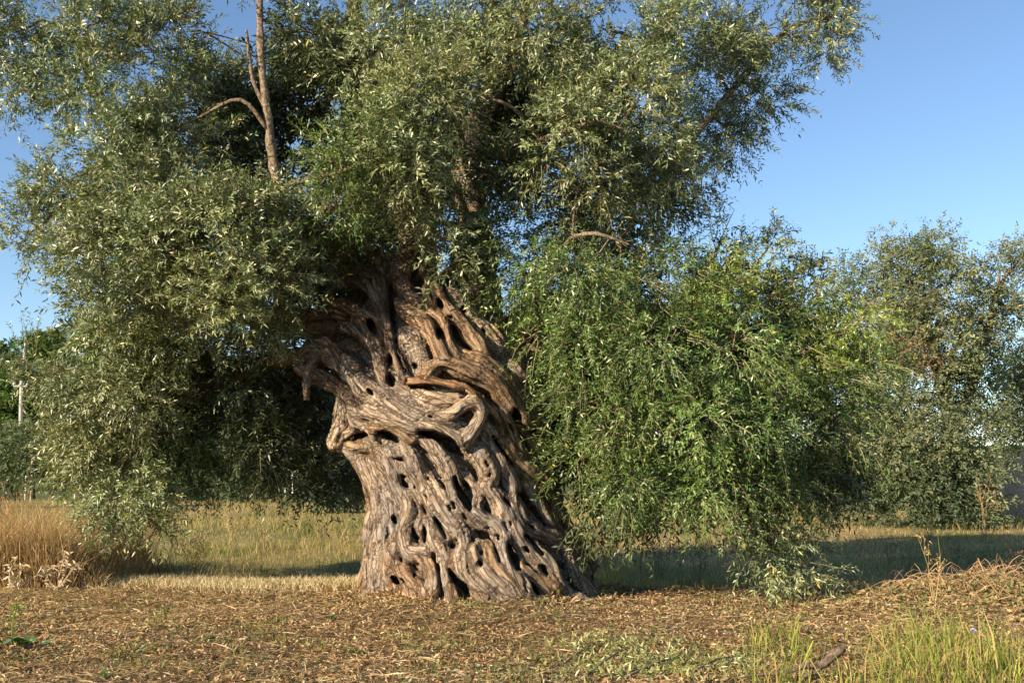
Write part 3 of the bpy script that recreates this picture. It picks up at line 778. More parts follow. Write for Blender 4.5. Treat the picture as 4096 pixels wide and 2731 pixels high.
for (cx, cy, dp, rx, ry, kind, dens, bough) in CL:
    if bough == LL: dp = dp + (1.3 if cy > 1600 else 0.7) * (kind != 'd')
    up = {'ul': 0.55, 'll': 0.05, 'mid': 0.35, 'ur': 0.25, 'rg': 0.02, 'bk': 0.1}[bough]
    droop = {'ul': 0.12, 'll': 0.35, 'mid': 0.2, 'ur': 0.3, 'rg': 0.45, 'bk': 0.2}[bough]
    kw = dict(llen=0.066, lwid=0.018) if kind in 'gy' else {}
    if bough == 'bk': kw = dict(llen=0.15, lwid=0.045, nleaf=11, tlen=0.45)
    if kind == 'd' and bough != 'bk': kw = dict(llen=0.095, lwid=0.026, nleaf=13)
    (V, Cc, st), c, n = clump(cx, cy, dp, rx, ry, kind, r, dens * (1.2 if bough != 'bk' else 0.75), up=up, droop=droop, shrink=(0.10 if bough in (UR, RG, MID) else 0.18), **kw)
    groups.setdefault(bough, []).append((V, Cc)); centres.append((c, bough)); stem_list.append(st)
# long single shoots standing out of the crown against the sky
SH = [(2960,1000,3010,860),(3060,1000,3110,850),(3000,1050,2960,900),(3150,1060,3190,930),(2880,800,2890,750),(2740,900,2820,780),(2760,960,2860,860),
      (3180,1080,3280,1010),(3050,980,3130,900),(110,1400,100,1200),(120,1420,80,1260),(130,1400,135,1240),(60,1540,40,1480),(3350,1180,3560,1230),(3400,1300,3580,1290),
      (3380,1700,3530,1790),(3400,1500,3560,1540),(3240,2250,3420,2290),(3200,2300,3400,2240),(3050,2300,2970,2380),(3100,2340,3180,2370),(690,1000,590,860),(1080,900,1040,740),
      (1330,540,1320,470),(1180,720,1190,640),(2230,560,2400,500),(2450,480,2560,440),(400,300,420,230),(1960,280,2060,240)]
sh_o = []; sh_d = []; sh_l = []
for a, b, c, d in SH:
    dp = 12.6 if a > 2700 and b < 1200 else (12.8 if a < 400 else 11.6)
    p, q = at(a, b, dp), at(c, d, dp - 0.15 + 0.3 * r.random())
    for k in range(3):
        j = r.normal(0, 0.07, 3); sh_o.append(p + j); sh_d.append(q - p + r.normal(0, 0.07, 3)); sh_l.append(np.linalg.norm(q - p) * r.uniform(0.75, 1.1))
V, Cc, st = twigs(np.array(sh_o), np.array(sh_d), np.array(sh_l), 20, 0.06, 0.013, SILV, r, 0.02, 0.7)
groups['rg'].append((V, Cc)); stem_list.append(st)
names = {'ul': "silver-green boughs spreading over the left side", 'll': "drooping silver-green boughs hanging beside the trunk", 'mid': "bright leafy shoots sprouting above the trunk",
         'ur': "airy boughs reaching out against the sky", 'rg': "dense fresh green suckers hanging right down to the grass", 'bk': "inner crown leaves with shade put into their dark colour"}
nleaves = 0
for k, lst in groups.items():
    o = foliage_object("foliage", lst, M_LEAF, olive_root); o["label"] = names[k]; nleaves += len(o.data.polygons)
st = np.vstack(stem_list)
st = st[r.random(len(st)) < 0.6]
V, Q, cc = stems(st, np.full(len(st), 0.0046), r, np.array([0.27, 0.24, 0.135]))
o = mesh_np("twigs", V, Q, M_TWIG, olive_root, cc); o["kind"] = "stuff"
# unripe olives
pick = r.choice(len(st), 2600, replace=False)
op = st[pick, 1] + r.normal(0, 0.02, (2600, 3)); ok = op[:, 1] < 12.6; op = op[ok]
oct_ = np.array([(1, 0, 0), (-1, 0, 0), (0, 1, 0), (0, -1, 0), (0, 0, 1.35), (0, 0, -1.35)]) * 0.0085
of = np.array([(0, 2, 4), (2, 1, 4), (1, 3, 4), (3, 0, 4), (2, 0, 5), (1, 2, 5), (3, 1, 5), (0, 3, 5)])
V = (op[:, None] + oct_[None]).reshape(-1, 3); F = (np.arange(len(op))[:, None, None] * 6 + of[None]).reshape(-1, 3)
o = mesh_np("olives", V, [F], M_LEAF, olive_root, np.broadcast_to((0.17, 0.22, 0.05), (len(V), 3)), True); o["kind"] = "stuff"

# ------------------------------------------------------------------ limbs and branches of the old tree
BROWN = np.array([0.17, 0.125, 0.085]); LBROWN = np.array([0.19, 0.145, 0.10])
LIMBS = [  # photo points (px, py, distance, radius m)
 ([(1640,1230,13.4,.30),(1680,1060,13.2,.27),(1660,900,13.1,.23),(1560,640,13.1,.20),(1500,350,13.3,.15),(1420,50,13.4,.11),(1380,-300,13.4,.07)], BROWN),
 ([(1900,1300,12.9,.34),(1890,1080,12.75,.26),(1880,850,12.7,.21),(1872,640,12.7,.19),(1890,500,12.8,.17),(1990,350,13.0,.13),(2080,150,13.1,.10),(2120,-250,13.2,.06)], BROWN),
 ([(1880,620,12.9,.13),(2150,540,13.4,.10),(2420,400,13.4,.08),(2560,260,13.2,.09),(2680,60,13.5,.07),(2800,-150,13.7,.05)], BROWN),
 ([(1560,1300,13.4,.26),(1330,1290,13.3,.22),(1130,1290,13.2,.18),(950,1200,13.0,.17),(800,1020,13.0,.13),(600,750,12.9,.10),(420,450,12.8,.07),(300,150,12.8,.05)], BROWN),
 ([(1480,1400,13.0,.20),(1280,1430,12.95,.14),(1120,1440,13.4,.11),(900,1540,14.1,.10),(700,1600,14.1,.08),(450,1650,14.1,.05)], BROWN),
 ([(1260,1420,12.75,.08),(1236,1480,12.7,.06),(1228,1550,12.68,.05),(1226,1600,12.68,.035)], BROWN),
 ([(1130,1290,13.2,.15),(1150,1050,12.5,.10),(1120,780,12.05,.066),(1098,640,12.0,.058),(1068,450,12.0,.052),(1046,250,12.05,.046),(1040,40,12.1,.04),(1035,-250,12.2,.03)], LBROWN),
 ([(1064,430,12.0,.03),(1020,340,12.0,.026),(1000,240,12.0,.02),(985,120,12.05,.015)], LBROWN),
 ([(2050,1350,12.9,.30),(2200,1250,12.9,.22),(2420,1230,12.6,.16),(2700,1280,12.4,.11),(2950,1350,12.4,.08),(3200,1450,12.5,.05)], BROWN),
 ([(2420,1230,12.6,.10),(2600,1500,12.3,.08),(2750,1800,12.2,.06),(2950,2000,12.2,.04),(3100,2200,12.0,.02)], BROWN),
 ([(2150,1500,13.1,.16),(2300,1620,13.0,.10),(2400,1760,12.8,.05)], BROWN),
 ([(2150,570,11.9,.05),(2250,535,11.2,.035),(2340,500,11.1,.028),(2420,492,11.1,.022),(2520,530,11.1,.014)], LBROWN),
 ([(2290,950,11.6,.03),(2370,935,11.1,.024),(2440,950,11.05,.018),(2520,980,11.1,.01)], LBROWN),
 ([(2700,640,13.0,.06),(2950,330,13.8,.045),(3150,120,14.1,.035),(3350,60,14.3,.02)], BROWN),
]
limb_pts = []; limb_r = []
for i, (pts, col) in enumerate(LIMBS):
    q = np.array(pts, float); P = at(q[:, 0], q[:, 1], q[:, 2])
    Q4 = catmull(np.column_stack([P, q[:, 3]]), 7)
    wob = (np.stack([n2(Q4[:, 2] * 1.7 + i * 9, Q4[:, 0] * 1.7, 1.0, 50 + j) for j in range(3)], 1) - 0.5) * Q4[:, 3:4] * 0.9
    Pc = Q4[:, :3] + wob
    b = Bag(); b.tube(Pc, Q4[:, 3] * (1 + 0.12 * np.sin(np.arange(len(Pc)) * 1.7 + i)), 14, col * (0.85 if i % 2 else 0.95), i, 0.4)
    o = b.build("limb", M_WOOD, olive_root, True)
    limb_pts.append(Pc); limb_r.append(Q4[:, 3])
limb_pts = np.vstack(limb_pts); limb_r = np.concatenate(limb_r)
for i, (c, bough) in enumerate(centres):
    d = np.linalg.norm(limb_pts - c, axis=1) + 0.6 * np.clip(limb_pts[:, 2] - c[2], 0, 9)
    j = int(np.argmin(d)); A = limb_pts[j]; L = np.linalg.norm(c - A)
    if L < 0.2: continue
    mid = (A + c) / 2 + r.normal(0, 0.12 * L, 3) + np.array([0, 0, 0.08 * L])
    m2 = (mid + c) / 2 + r.normal(0, 0.06 * L, 3)
    rr0 = min(limb_r[j] * 0.6, 0.02 + 0.018 * L)
    P = catmull(np.array([A, mid, m2, c, c + (c - m2) * 0.5]), 4)
    b = Bag(); b.tube(P, np.linspace(rr0, 0.006, len(P)), 6, BROWN * 0.9, i, 0.15)
    for k in range(5):
        s = P[r.integers(len(P) // 2, len(P) - 2)]; e2 = c + np.clip(r.normal(0, 0.24, 3), -.35, .35)
        b.tube(catmull(np.array([s, (s + e2) / 2 + r.normal(0, 0.05, 3), e2]), 3), np.linspace(0.010, 0.003, 7), 4, BROWN * 1.1)
    b.build("branch", M_WOOD, olive_root, True)
print("LEAVES", nleaves, "STEMS", len(st))
# ------------------------------------------------------------------ hills, far trees
def hill_z(x, y):
    x = np.asarray(x, float); y = np.asarray(y, float)
    h = 15.5 * smooth(55, 125, y) * smooth(8, -28, x + 0.12 * (y - 60)) + 9.0 * smooth(90, 260, y)
    return h + 1.2 * (n2(x.ravel(), y.ravel(), 0.05, 8, 3).reshape(x.shape) - 0.5) * smooth(55, 80, y)
hx = np.linspace(-220, 260, 120); hy = np.linspace(52, 420, 80)
HX, HY = np.meshgrid(hx, hy, indexing='ij')
HZ = hill_z(HX, HY) - 0.35
HV = np.column_stack([HX.ravel(), HY.ravel(), HZ.ravel()])
hm = n2(HX.ravel(), HY.ravel(), 0.08, 19, 3)[:, None]
HC = np.array([0.05, 0.065, 0.025]) * hm + np.array([0.13, 0.13, 0.05]) * (1 - hm)
I = (np.arange(119)[:, None] * 80 + np.arange(79)[None]).ravel()
hill = mesh_np("hill", HV, [np.stack([I, I + 80, I + 81, I + 1], 1)], ground.data.materials[0], None, HC, True)
tag(hill, "low scrubby hillside rising behind the field", "hill", kind="structure")

def far_tree(name, label, category, base_px, foot_y, cl, trunk_pts, kind, leaf, wid, dens, seed, group=None, tr=0.2, nleaf=10, tlen=0.5, up=0.25, bark=BROWN, sigma=0.3, subs=3.0):
    """cl: (px, py, distance, half width px, half height px[, palette]); trunk_pts: list of [(px, py, distance, radius)]"""
    q = np.random.default_rng(seed)
    c0 = at(base_px, foot_y, cl[0][2]); base = (c0[0], c0[1], float(gz(c0[0], c0[1])[0]) if c0[1] < 52 else float(hill_z(c0[0], c0[1])) - 0.35)
    root = thing(name, base, label, category, group)
    out = []; ends = []
    for c in cl:
        kd = c[5] if len(c) > 5 else kind
        (V, Cc, st_), cen, n = clump(*c[:5], kd, q, dens, up=up, droop=0.2, llen=leaf, lwid=wid, nleaf=nleaf, tlen=tlen, subs=subs, sub_sigma=sigma)
        out.append((V, Cc)); ends.append(cen)
    foliage_object("crown", out, M_FARLEAF, root)
    b = Bag(); path = []
    for pts in trunk_pts:
        a = np.array(pts, float); P = at(a[:, 0], a[:, 1], a[:, 2]); Q4 = catmull(np.column_stack([P, a[:, 3]]), 4)
        b.tube(Q4[:, :3], Q4[:, 3], 9, bark, seed, 0.25); path.append(Q4[:, :3])
    path = np.vstack(path)
    for cen in ends:
        A = path[np.argmin(np.linalg.norm(path - cen, axis=1))]
        P = catmull(np.array([A, (A + cen) / 2 + q.normal(0, 0.1, 3), cen]), 3)
        b.tube(P, np.linspace(tr * 0.5, 0.03, len(P)), 6, bark, seed, 0.15)
    b.build("trunk", M_WOOD, root, True)
    return root

PAL['o'] = np.array([[0.105, 0.118, 0.055], [0.140, 0.145, 0.075], [0.080, 0.098, 0.040], [0.165, 0.165, 0.095]]) * np.array([1.35, 1.42, 1.55])
PAL['r'] = np.array([[0.16, 0.105, 0.055], [0.13, 0.10, 0.05], [0.18, 0.13, 0.07], [0.11, 0.10, 0.05]]) * 1.3
PAL['p'] = np.array([[0.050, 0.085, 0.018], [0.065, 0.105, 0.022], [0.045, 0.070, 0.016], [0.09, 0.13, 0.03]]) * 1.3
PAL['b'] = np.array([[0.055, 0.080, 0.040], [0.070, 0.095, 0.050], [0.045, 0.062, 0.030], [0.10, 0.12, 0.07]]) * 1.25
# the olive standing right of the old one
far_tree("olive_tree", "tall bushy grey-green olive standing alone in the field with a brown patch", "tree", 3720, 2085,
  [(3640,1080,33.5,130,120,'o'),(3740,980,34,70,55,'o'),(3560,1040,34,90,90,'o'),(3780,1120,33,110,110,'o'),(3440,1130,34.5,110,70,'o'),(3560,1230,33,150,120,'o'),
   (3400,1250,34,100,90,'o'),(3700,1290,32.6,140,110,'o'),(3640,1450,32.5,120,110,'r'),(3760,1420,32.2,140,110,'o'),(3640,1600,32.2,150,110,'o'),(3520,1450,33.2,100,120,'o'),
   (3880,1330,33.4,100,110,'o'),(3950,1240,33.6,100,100,'o'),(4000,1080,34,90,90,'o'),(4080,1040,34.4,70,70,'o'),(3930,1480,33.4,90,90,'b'),(3840,1560,33.2,110,100,'b'),
   (3620,1770,31.6,160,120,'o'),(3780,1760,31.4,140,110,'o'),(3900,1720,32.2,120,110,'o'),(3560,1920,31.8,130,110,'b'),(3720,1930,31.2,170,120,'b'),(3880,1900,31.4,140,120,'o'),
   (3640,2030,31.6,140,60,'b'),(3820,2040,31.2,160,60,'b'),(3470,1850,32.6,90,120,'b'),(3940,2010,31.6,80,70,'o'),(3440,2000,32.6,80,80,'b'),(4060,1260,34,60,90,'o'),(3480,1640,33,110,120,'o'),(3420,1760,33,90,110,'b'),(3520,1780,32.4,110,110,'o'),(3960,1620,33.4,90,90,'o')],
  [[(3800,2080,33,.42),(3795,1900,33,.36),(3810,1720,33,.30),(3760,1500,33.2,.22),(3700,1250,33.5,.12)],[(3810,1740,33,.24),(3900,1500,33.3,.16),(3980,1200,33.8,.09)]],
  'o', 0.155, 0.052, 0.40, 101, tlen=0.5, nleaf=9)
# the pale twisted trunk of a second veteran at the edge
far_tree("olive_tree", "old olive with a pale knotted trunk at the far end of the field", "tree", 4075, 2040,
  [(4060,1480,38,80,120,'o'),(4110,1620,38,90,110,'o'),(4060,1690,38.4,70,60,'o'),(4180,1500,38,120,160,'o'),(4250,1700,38,120,150,'o'),(4020,1980,37,40,40,'g'),(4130,1780,38.6,90,70,'b')],
  [[(4085,2060,36,.62),(4072,1960,35.8,.55),(4062,1900,35.8,.40),(4042,1850,35.8,.24),(4022,1838,35.7,.14)],[(4085,1960,38,.45),(4110,1860,38,.34),(4130,1740,38.2,.22)],[(4060,1900,35.7,.26),(4075,1868,35.6,.22),(4085,1890,35.6,.18)]],
  'o', 0.16, 0.054, 0.36, 102, tr=0.2, nleaf=9, bark=np.array([0.34, 0.27, 0.21]))
# left: young dark olives in a row, scrub and pine on the slope
far_tree("young_olive", "young olive with a forked dark stem behind the dry grass", "tree", 130, 1990,
  [(60,1800,46,80,60,'b'),(150,1790,46,80,60,'b'),(230,1830,46.5,80,60,'b'),(30,1880,46,70,50,'b'),(120,1870,45.5,80,50,'b'),(210,1880,46,70,40,'b')],
  [[(133,1995,46,.10),(130,1940,46,.09),(112,1890,46,.07),(90,1830,46,.05)],[(130,1945,46,.07),(150,1890,46,.05),(175,1830,46,.04)]],
  'b', 0.24, 0.075, 0.18, 103, tr=0.06, nleaf=9, bark=np.array([0.06, 0.05, 0.045]))
far_tree("young_olive", "young dark olive in the shaded row left of the forked one", "tree", -60, 1995,
  [(-60,1820,47,90,80,'b'),(-20,1900,47,70,60,'b'),(20,1950,47.5,60,30,'b')], [[(-60,2000,47,.10),(-60,1900,47,.08),(-70,1820,47,.05)]],
  'b', 0.24, 0.075, 0.18, 104, tr=0.06, nleaf=9, bark=np.array([0.06, 0.05, 0.045]))
far_tree("young_olive", "young dark olive in the row showing beneath the drooping boughs", "tree", 330, 1990,
  [(320,1830,47,90,70,'b'),(380,1890,47,80,50,'b'),(280,1910,47.5,60,30,'b')], [[(335,1995,47,.10),(330,1900,47,.08),(340,1830,47,.05)]],
  'b', 0.24, 0.075, 0.18, 105, tr=0.06, nleaf=9, bark=np.array([0.06, 0.05, 0.045]))
far_tree("grey_shrub", "grey-green bushy shrub at the foot of the utility pole", "shrub", 60, 1840,
  [(70,1730,56,60,60,'o'),(30,1760,56,50,50,'o'),(110,1780,56,60,50,'o')], [[(66,1850,56,.12),(66,1740,56,.06)]], 'o', 0.25, 0.08, 0.2, 106, tr=0.08)
far_tree("broadleaf_tree", "broad round dark green tree on the slope behind the pole", "tree", 10, 1780,
  [(0,1600,68,90,90,'p'),(-70,1620,68,90,100,'p'),(50,1680,67,60,60,'p'),(-20,1700,67,90,60,'p'),(20,1550,69,50,40,'p'),(150,1640,70,80,60,'p'),(210,1700,69,80,60,'p')],
  [[(0,1790,68,.3),(0,1650,68,.2)]], 'p', 0.36, 0.13, 0.14, 107, tr=0.15, sigma=0.4)
far_tree("hillside_tree", "pale dusty tree below the skyline on the hillside", "tree", 20, 1530,
  [(10,1470,95,70,40,'o'),(-60,1480,95,60,50,'o'),(70,1490,94,60,30,'o')], [[(20,1540,95,.3),(15,1480,95,.15)]], 'o', 0.45, 0.16, 0.06, 108, tr=0.15, sigma=0.5)
far_tree("hillside_tree", "dark green tree on the skyline beside the umbrella-shaped pine", "tree", 0, 1440,
  [(0,1410,112,50,22,'p'),(-70,1415,112,60,30,'p'),(45,1405,112,30,18,'p')], [[(0,1450,112,.3),(0,1415,112,.15)]], 'p', 0.45, 0.18, 0.08, 109, tr=0.15, sigma=0.45)
far_tree("hillside_tree", "hillside tree with a dusty crown half hidden by the silver boughs", "tree", 190, 1560,
  [(190,1500,100,90,40,'o'),(260,1530,99,70,40,'o'),(120,1540,98,60,30,'o')], [[(190,1570,100,.3),(190,1510,100,.15)]], 'o', 0.45, 0.16, 0.06, 110, tr=0.15, sigma=0.5)
far_tree("stone_pine", "umbrella-shaped bright green pine standing on the hilltop", "tree", 180, 1520,
  [(180,1372,108,85,34,'p'),(120,1395,108,45,26,'p'),(235,1393,108,50,28,'p'),(150,1365,108.5,55,26,'p'),(215,1366,108.5,50,26,'p'),(180,1405,107.5,95,18,'p')],
  [[(180,1540,108,.45),(178,1470,108,.35),(180,1400,108,.22)]], 'p', 0.36, 0.11, 0.16, 111, tr=0.2, up=0.7, sigma=0.4, subs=5)
# bushes on the far edge of the field seen beneath the crown
for i, (bx, by, d, w_, h_, lab) in enumerate([
   (1330, 2000, 40, 110, 95, "grey-green bush showing left of the old trunk"), (1440, 1990, 41, 100, 110, "dark rounded bush peeping out behind the old trunk"),
   (1000, 1985, 55, 120, 70, "dark bush on the field edge beneath the drooping boughs"), (700, 1975, 60, 140, 70, "wide dark bush on the field edge under the silver boughs"),
   (2480, 1985, 58, 150, 90, "dark bush on the field edge seen beneath the green suckers"), (2800, 1985, 60, 150, 90, "broad bush on the field edge behind the hanging green boughs"),
   (3120, 1990, 52, 120, 110, "shaded bush between the old tree and the lone bushy olive"), (3330, 1990, 48, 110, 130, "tall shaded bush beside the lone bushy olive")]):
    far_tree("field_bush", lab, "shrub", bx, by, [(bx, by - h_ * 0.5, d, w_, h_ * 0.6, 'b'), (bx - w_ * 0.5, by - h_ * 0.35, d, w_ * 0.6, h_ * 0.4, 'b'), (bx + w_ * 0.5, by - h_ * 0.4, d + 0.4, w_ * 0.6, h_ * 0.45, 'o')],
             [[(bx, by + 8, d, .1), (bx, by - h_ * 0.4, d, .05)]], 'b', 0.24, 0.075, 0.14, 200 + i, tr=0.08, group="bushes along the far edge of the field")

# ------------------------------------------------------------------ poles and posts
def pole(px, top, foot, d, rad, label, bars=True, group=None):
    a, b_ = at(px, top, d), at(px - 6, foot, d)
    root = thing("utility_pole", b_, label, "pole", group)
    b = Bag(); b.tube(np.linspace(b_, a, 8), np.linspace(rad, rad * 0.7, 8), 10, (0.42, 0.38, 0.33)); b.build("post", M_PAINT, root, True)
    if bars:
        k = a - np.array([0, 0, 0.35])
        b = Bag(); b.tube(np.array([k + (-.42, -.09, 0), k + (.42, -.09, 0)]), 0.055, 4, (0.45, 0.43, 0.40)); cross = b.build("crossarm", M_PAINT, root)
        for s in (-.40, 0.02, .40):
            b = Bag(); b.tube(np.array([k + (s, -.09, .05), k + (s, -.09, .14), k + (s, -.09, .24)]), np.array([.05, .065, .04]), 8, (0.62, 0.64, 0.64)); b.build("insulator", M_PAINT, cross, True)
pole(86, 1522, 1850, 60, 0.14, "slim grey utility pole with a crossarm standing before the slope")
pole(101, 1372, 1460, 105, 0.16, "distant bare utility pole in front of the umbrella-shaped pine", False)
for i, (px, top, foot, d, lab) in enumerate([(34, 1790, 1860, 58, "white stake standing clear on the open side of the utility pole"), (110, 1800, 1850, 58, "white stake just beside the utility pole towards the silver boughs"), (133, 1815, 1840, 58, "shortest white stake, above the forked young olive stem"),
     (1143, 1885, 1945, 62, "thin white stake showing beneath the drooping boughs"), (1172, 1870, 1945, 62, "thin white stake showing beneath the drooping boughs"), (1036, 1890, 1935, 64, "thin white stake showing beneath the drooping boughs"),
     (3421, 1905, 2010, 45, "thin grey post standing before the lone bushy olive")]):
    a, b_ = at(px, top, d), at(px, foot, d); b_[2] = -0.2
    b = Bag(); b.tube(np.linspace(b_, a, 4), 0.045, 6, (0.66, 0.66, 0.62)); o = b.build("stake", M_PAINT, None, True)
    tag(o, lab, "stake", "white stakes in the far field" if i < 6 else None)
# ------------------------------------------------------------------ grass, straw and litter
def blades(base, height, width, lean, r, cb, ct, curl=0.5):
    """grass blades: quad + tip; lean is a horizontal (n,2) offset in units of height"""
    n = len(base); h = np.broadcast_to(height, (n,))[:, None]; w = np.broadcast_to(width, (n,))[:, None]
    a = r.uniform(0, 2 * np.pi, n); s = np.stack([np.cos(a), np.sin(a), np.zeros(n)], 1)
    l3 = np.column_stack([lean, np.zeros(n)]) * h
    up = np.array([0, 0, 1.0])
    mid = base + l3 * 0.30 + up * h * 0.58
    tip = base + l3 + up * h * (1 - curl * np.clip((lean ** 2).sum(1, keepdims=True), 0, 1.2) * 0.5)
    V = np.stack([base - s * w / 2, base + s * w / 2, mid + s * w * 0.42, mid - s * w * 0.42, tip], 1).reshape(-1, 3)
    i = np.arange(n)[:, None] * 5
    Q = i + np.array([[0, 1, 2, 3]]); T = i + np.array([[3, 2, 4]])
    cb = np.broadcast_to(cb, (n, 3)); ct = np.broadcast_to(ct, (n, 3)); cm = (cb + ct) / 2
    Cc = np.stack([cb, cb, cm, cm, ct], 1).reshape(-1, 3)
    return V, Q, T, Cc

def pal(cols, n, r, jit=0.2):
    cols = np.array(cols); return cols[r.integers(0, len(cols), n)] * r.uniform(1 - jit, 1 + jit, (n, 1))

r = np.random.default_rng(21)
# field grass behind the raked ground
n = 92000
d = np.exp(r.uniform(np.log(13.3), np.log(62), n)); x = r.uniform(-0.62, 0.62, n) * d
e = mulch_edge(x); k = d > e - 0.15 + 0.5 * (r.random(n) - 0.3); x, d, e = x[k], d[k], e[k]; n = len(x)
pn = n2(x, d, 0.35, 61, 3); pg = n2(x * 0.6, d * 0.25, 0.55, 67, 3)
stub = (d < e + 1.6) & (x < 0.5)
k = ~(stub & (r.random(n) < 0.55)); x, d, e, pn, pg, stub = [v[k] for v in (x, d, e, pn, pg, stub)]; n = len(x)
tall = smooth(0.45, 0.7, pn)
hgt = (0.11 + 0.30 * tall) * r.uniform(0.35, 1.4, n); hgt[stub] *= 0.45
far = np.clip(d / 16, 1, 4)
wid = 0.007 * far * r.uniform(0.7, 1.4, n)
lean = r.normal(0, 0.5, (n, 2))
gr = smooth(0.40, 0.62, pg)[:, None] * (~stub[:, None])
yel = pal([(0.40, 0.30, 0.14), (0.34, 0.255, 0.11), (0.47, 0.37, 0.19), (0.27, 0.20, 0.095)], n, r)
grn = pal([(0.16, 0.18, 0.045), (0.12, 0.145, 0.04), (0.20, 0.205, 0.055), (0.085, 0.11, 0.04)], n, r)
pick = r.random((n, 1)) < (0.12 + 0.5 * gr)
tipc = np.where(pick, grn, yel)
V, Q, T, Cc = blades(np.column_stack([x, d, gz(x, d) - 0.02]), hgt, wid, lean, r, tipc * 0.85, tipc)
tag(mesh_np("field_grass", V, [Q, T], M_GRASS, None, Cc), "yellow and green grass of the field behind the tree", "grass", kind="stuff")

# bleached stubble along the edge of the raked ground
n = 11000
x = r.uniform(-5.8, -1.2, n); d = mulch_edge(x) + r.normal(0.15, 0.28, n)
c = pal([(0.50, 0.40, 0.24), (0.42, 0.33, 0.18), (0.55, 0.46, 0.30)], n, r)
V, Q, T, Cc = blades(np.column_stack([x, d, gz(x, d) - 0.01]), 0.13 * r.uniform(0.4, 1.3, n), 0.008 * r.uniform(0.7, 1.3, n), r.normal(0, 0.5, (n, 2)), r, c, c)
tag(mesh_np("straw_stubble", V, [Q, T], M_DRY, None, Cc), "pale cut straw stubble bordering the raked ground left of the trunk", "straw", kind="stuff")

# tall dry grass at the left
n = 34000
u = r.random(n); x = -9.0 + 3.62 * r.random(n) ** 0.9; d = 13.35 + 3.2 * r.random(n) ** 1.3 + 0.2 * (n2(x, x, 2.0, 77) - 0.5)
dens = n2(x, d, 1.3, 71, 2); k = dens > 0.36 * r.random(n) + 0.22; x, d = x[k], d[k]; n = len(x)
edge = smooth(-5.35, -6.1, x); hgt = (0.25 + 0.80 * edge) * r.uniform(0.2, 1.15, n) * (0.6 + 0.8 * n2(x, d, 1.9, 73))
lean = r.normal(0, 0.42, (n, 2)) + np.array([-0.16, 0])
c = pal([(0.38, 0.25, 0.125), (0.45, 0.32, 0.17), (0.31, 0.19, 0.095), (0.53, 0.40, 0.23), (0.22, 0.135, 0.07)], n, r)
V, Q, T, Cc = blades(np.column_stack([x, d, gz(x, d) - 0.02]), hgt, 0.0075 * r.uniform(0.5, 1.6, n), lean, r, c * np.array([0.9, 0.87, 0.85]), c * 1.05)
tag(mesh_np("dry_grass", V, [Q, T], M_DRY, None, Cc), "thick stand of tall tan dry grass left of the tree", "grass", kind="stuff")

# fresh grass in the right foreground
n = 5600
x = 1.3 + 4.2 * r.random(n) ** 0.7; d = 6.7 + 2.6 * r.random(n) ** 1.3
k = (n2(x, d, 1.6, 81, 2) + 0.20 * smooth(1.5, 4.0, x) - 0.18 * smooth(7.6, 9.2, d)) > 0.34 + 0.22 * r.random(n); hgt = (0.06 + 0.32 * smooth(0.42, 0.72, n2(x, d, 2.2, 83))) * r.uniform(0.3, 1.6, n)
c = pal([(0.24, 0.28, 0.05), (0.17, 0.22, 0.04), (0.31, 0.33, 0.07), (0.40, 0.32, 0.13), (0.34, 0.25, 0.10), (0.13, 0.17, 0.04)], n, r)
V, Q, T, Cc = blades(np.column_stack([x, d, gz(x, d) - 0.01]), hgt, 0.0085 * r.uniform(0.6, 1.5, n), r.normal(0, 0.55, (n, 2)), r, c * 0.85, c, 0.7)
tag(mesh_np("fresh_grass", V, [Q, T], M_GRASS, None, Cc), "bright yellow-green grass growing round the fallen branch", "grass", kind="stuff")

# sparse green shoots coming up through the litter
tc_ = r.uniform(0, 1, (230, 2)); ty = 6.6 + 6.3 * tc_[:, 0]; tx = (tc_[:, 1] - 0.5) * 1.15 * ty
kk = n2(tx, ty, 0.7, 87, 2) > 0.45; tx, ty = tx[kk], ty[kk]
x = np.repeat(tx, 22) + r.normal(0, 0.09, len(tx) * 22); d = np.repeat(ty, 22) + r.normal(0, 0.09, len(tx) * 22); n = len(x)
c = pal([(0.15, 0.19, 0.05), (0.20, 0.22, 0.07), (0.11, 0.15, 0.04), (0.28, 0.25, 0.10)], n, r)
V, Q, T, Cc = blades(np.column_stack([x, d, gz(x, d) - 0.005]), 0.07 * r.uniform(0.4, 1.7, n), 0.010 * r.uniform(0.6, 1.5, n), r.normal(0, 0.8, (n, 2)), r, c * 0.9, c, 0.6)
tag(mesh_np("grass_shoots", V, [Q, T], M_GRASS, None, Cc), "sparse green grass shoots coming up through the raked litter", "grass", kind="stuff")

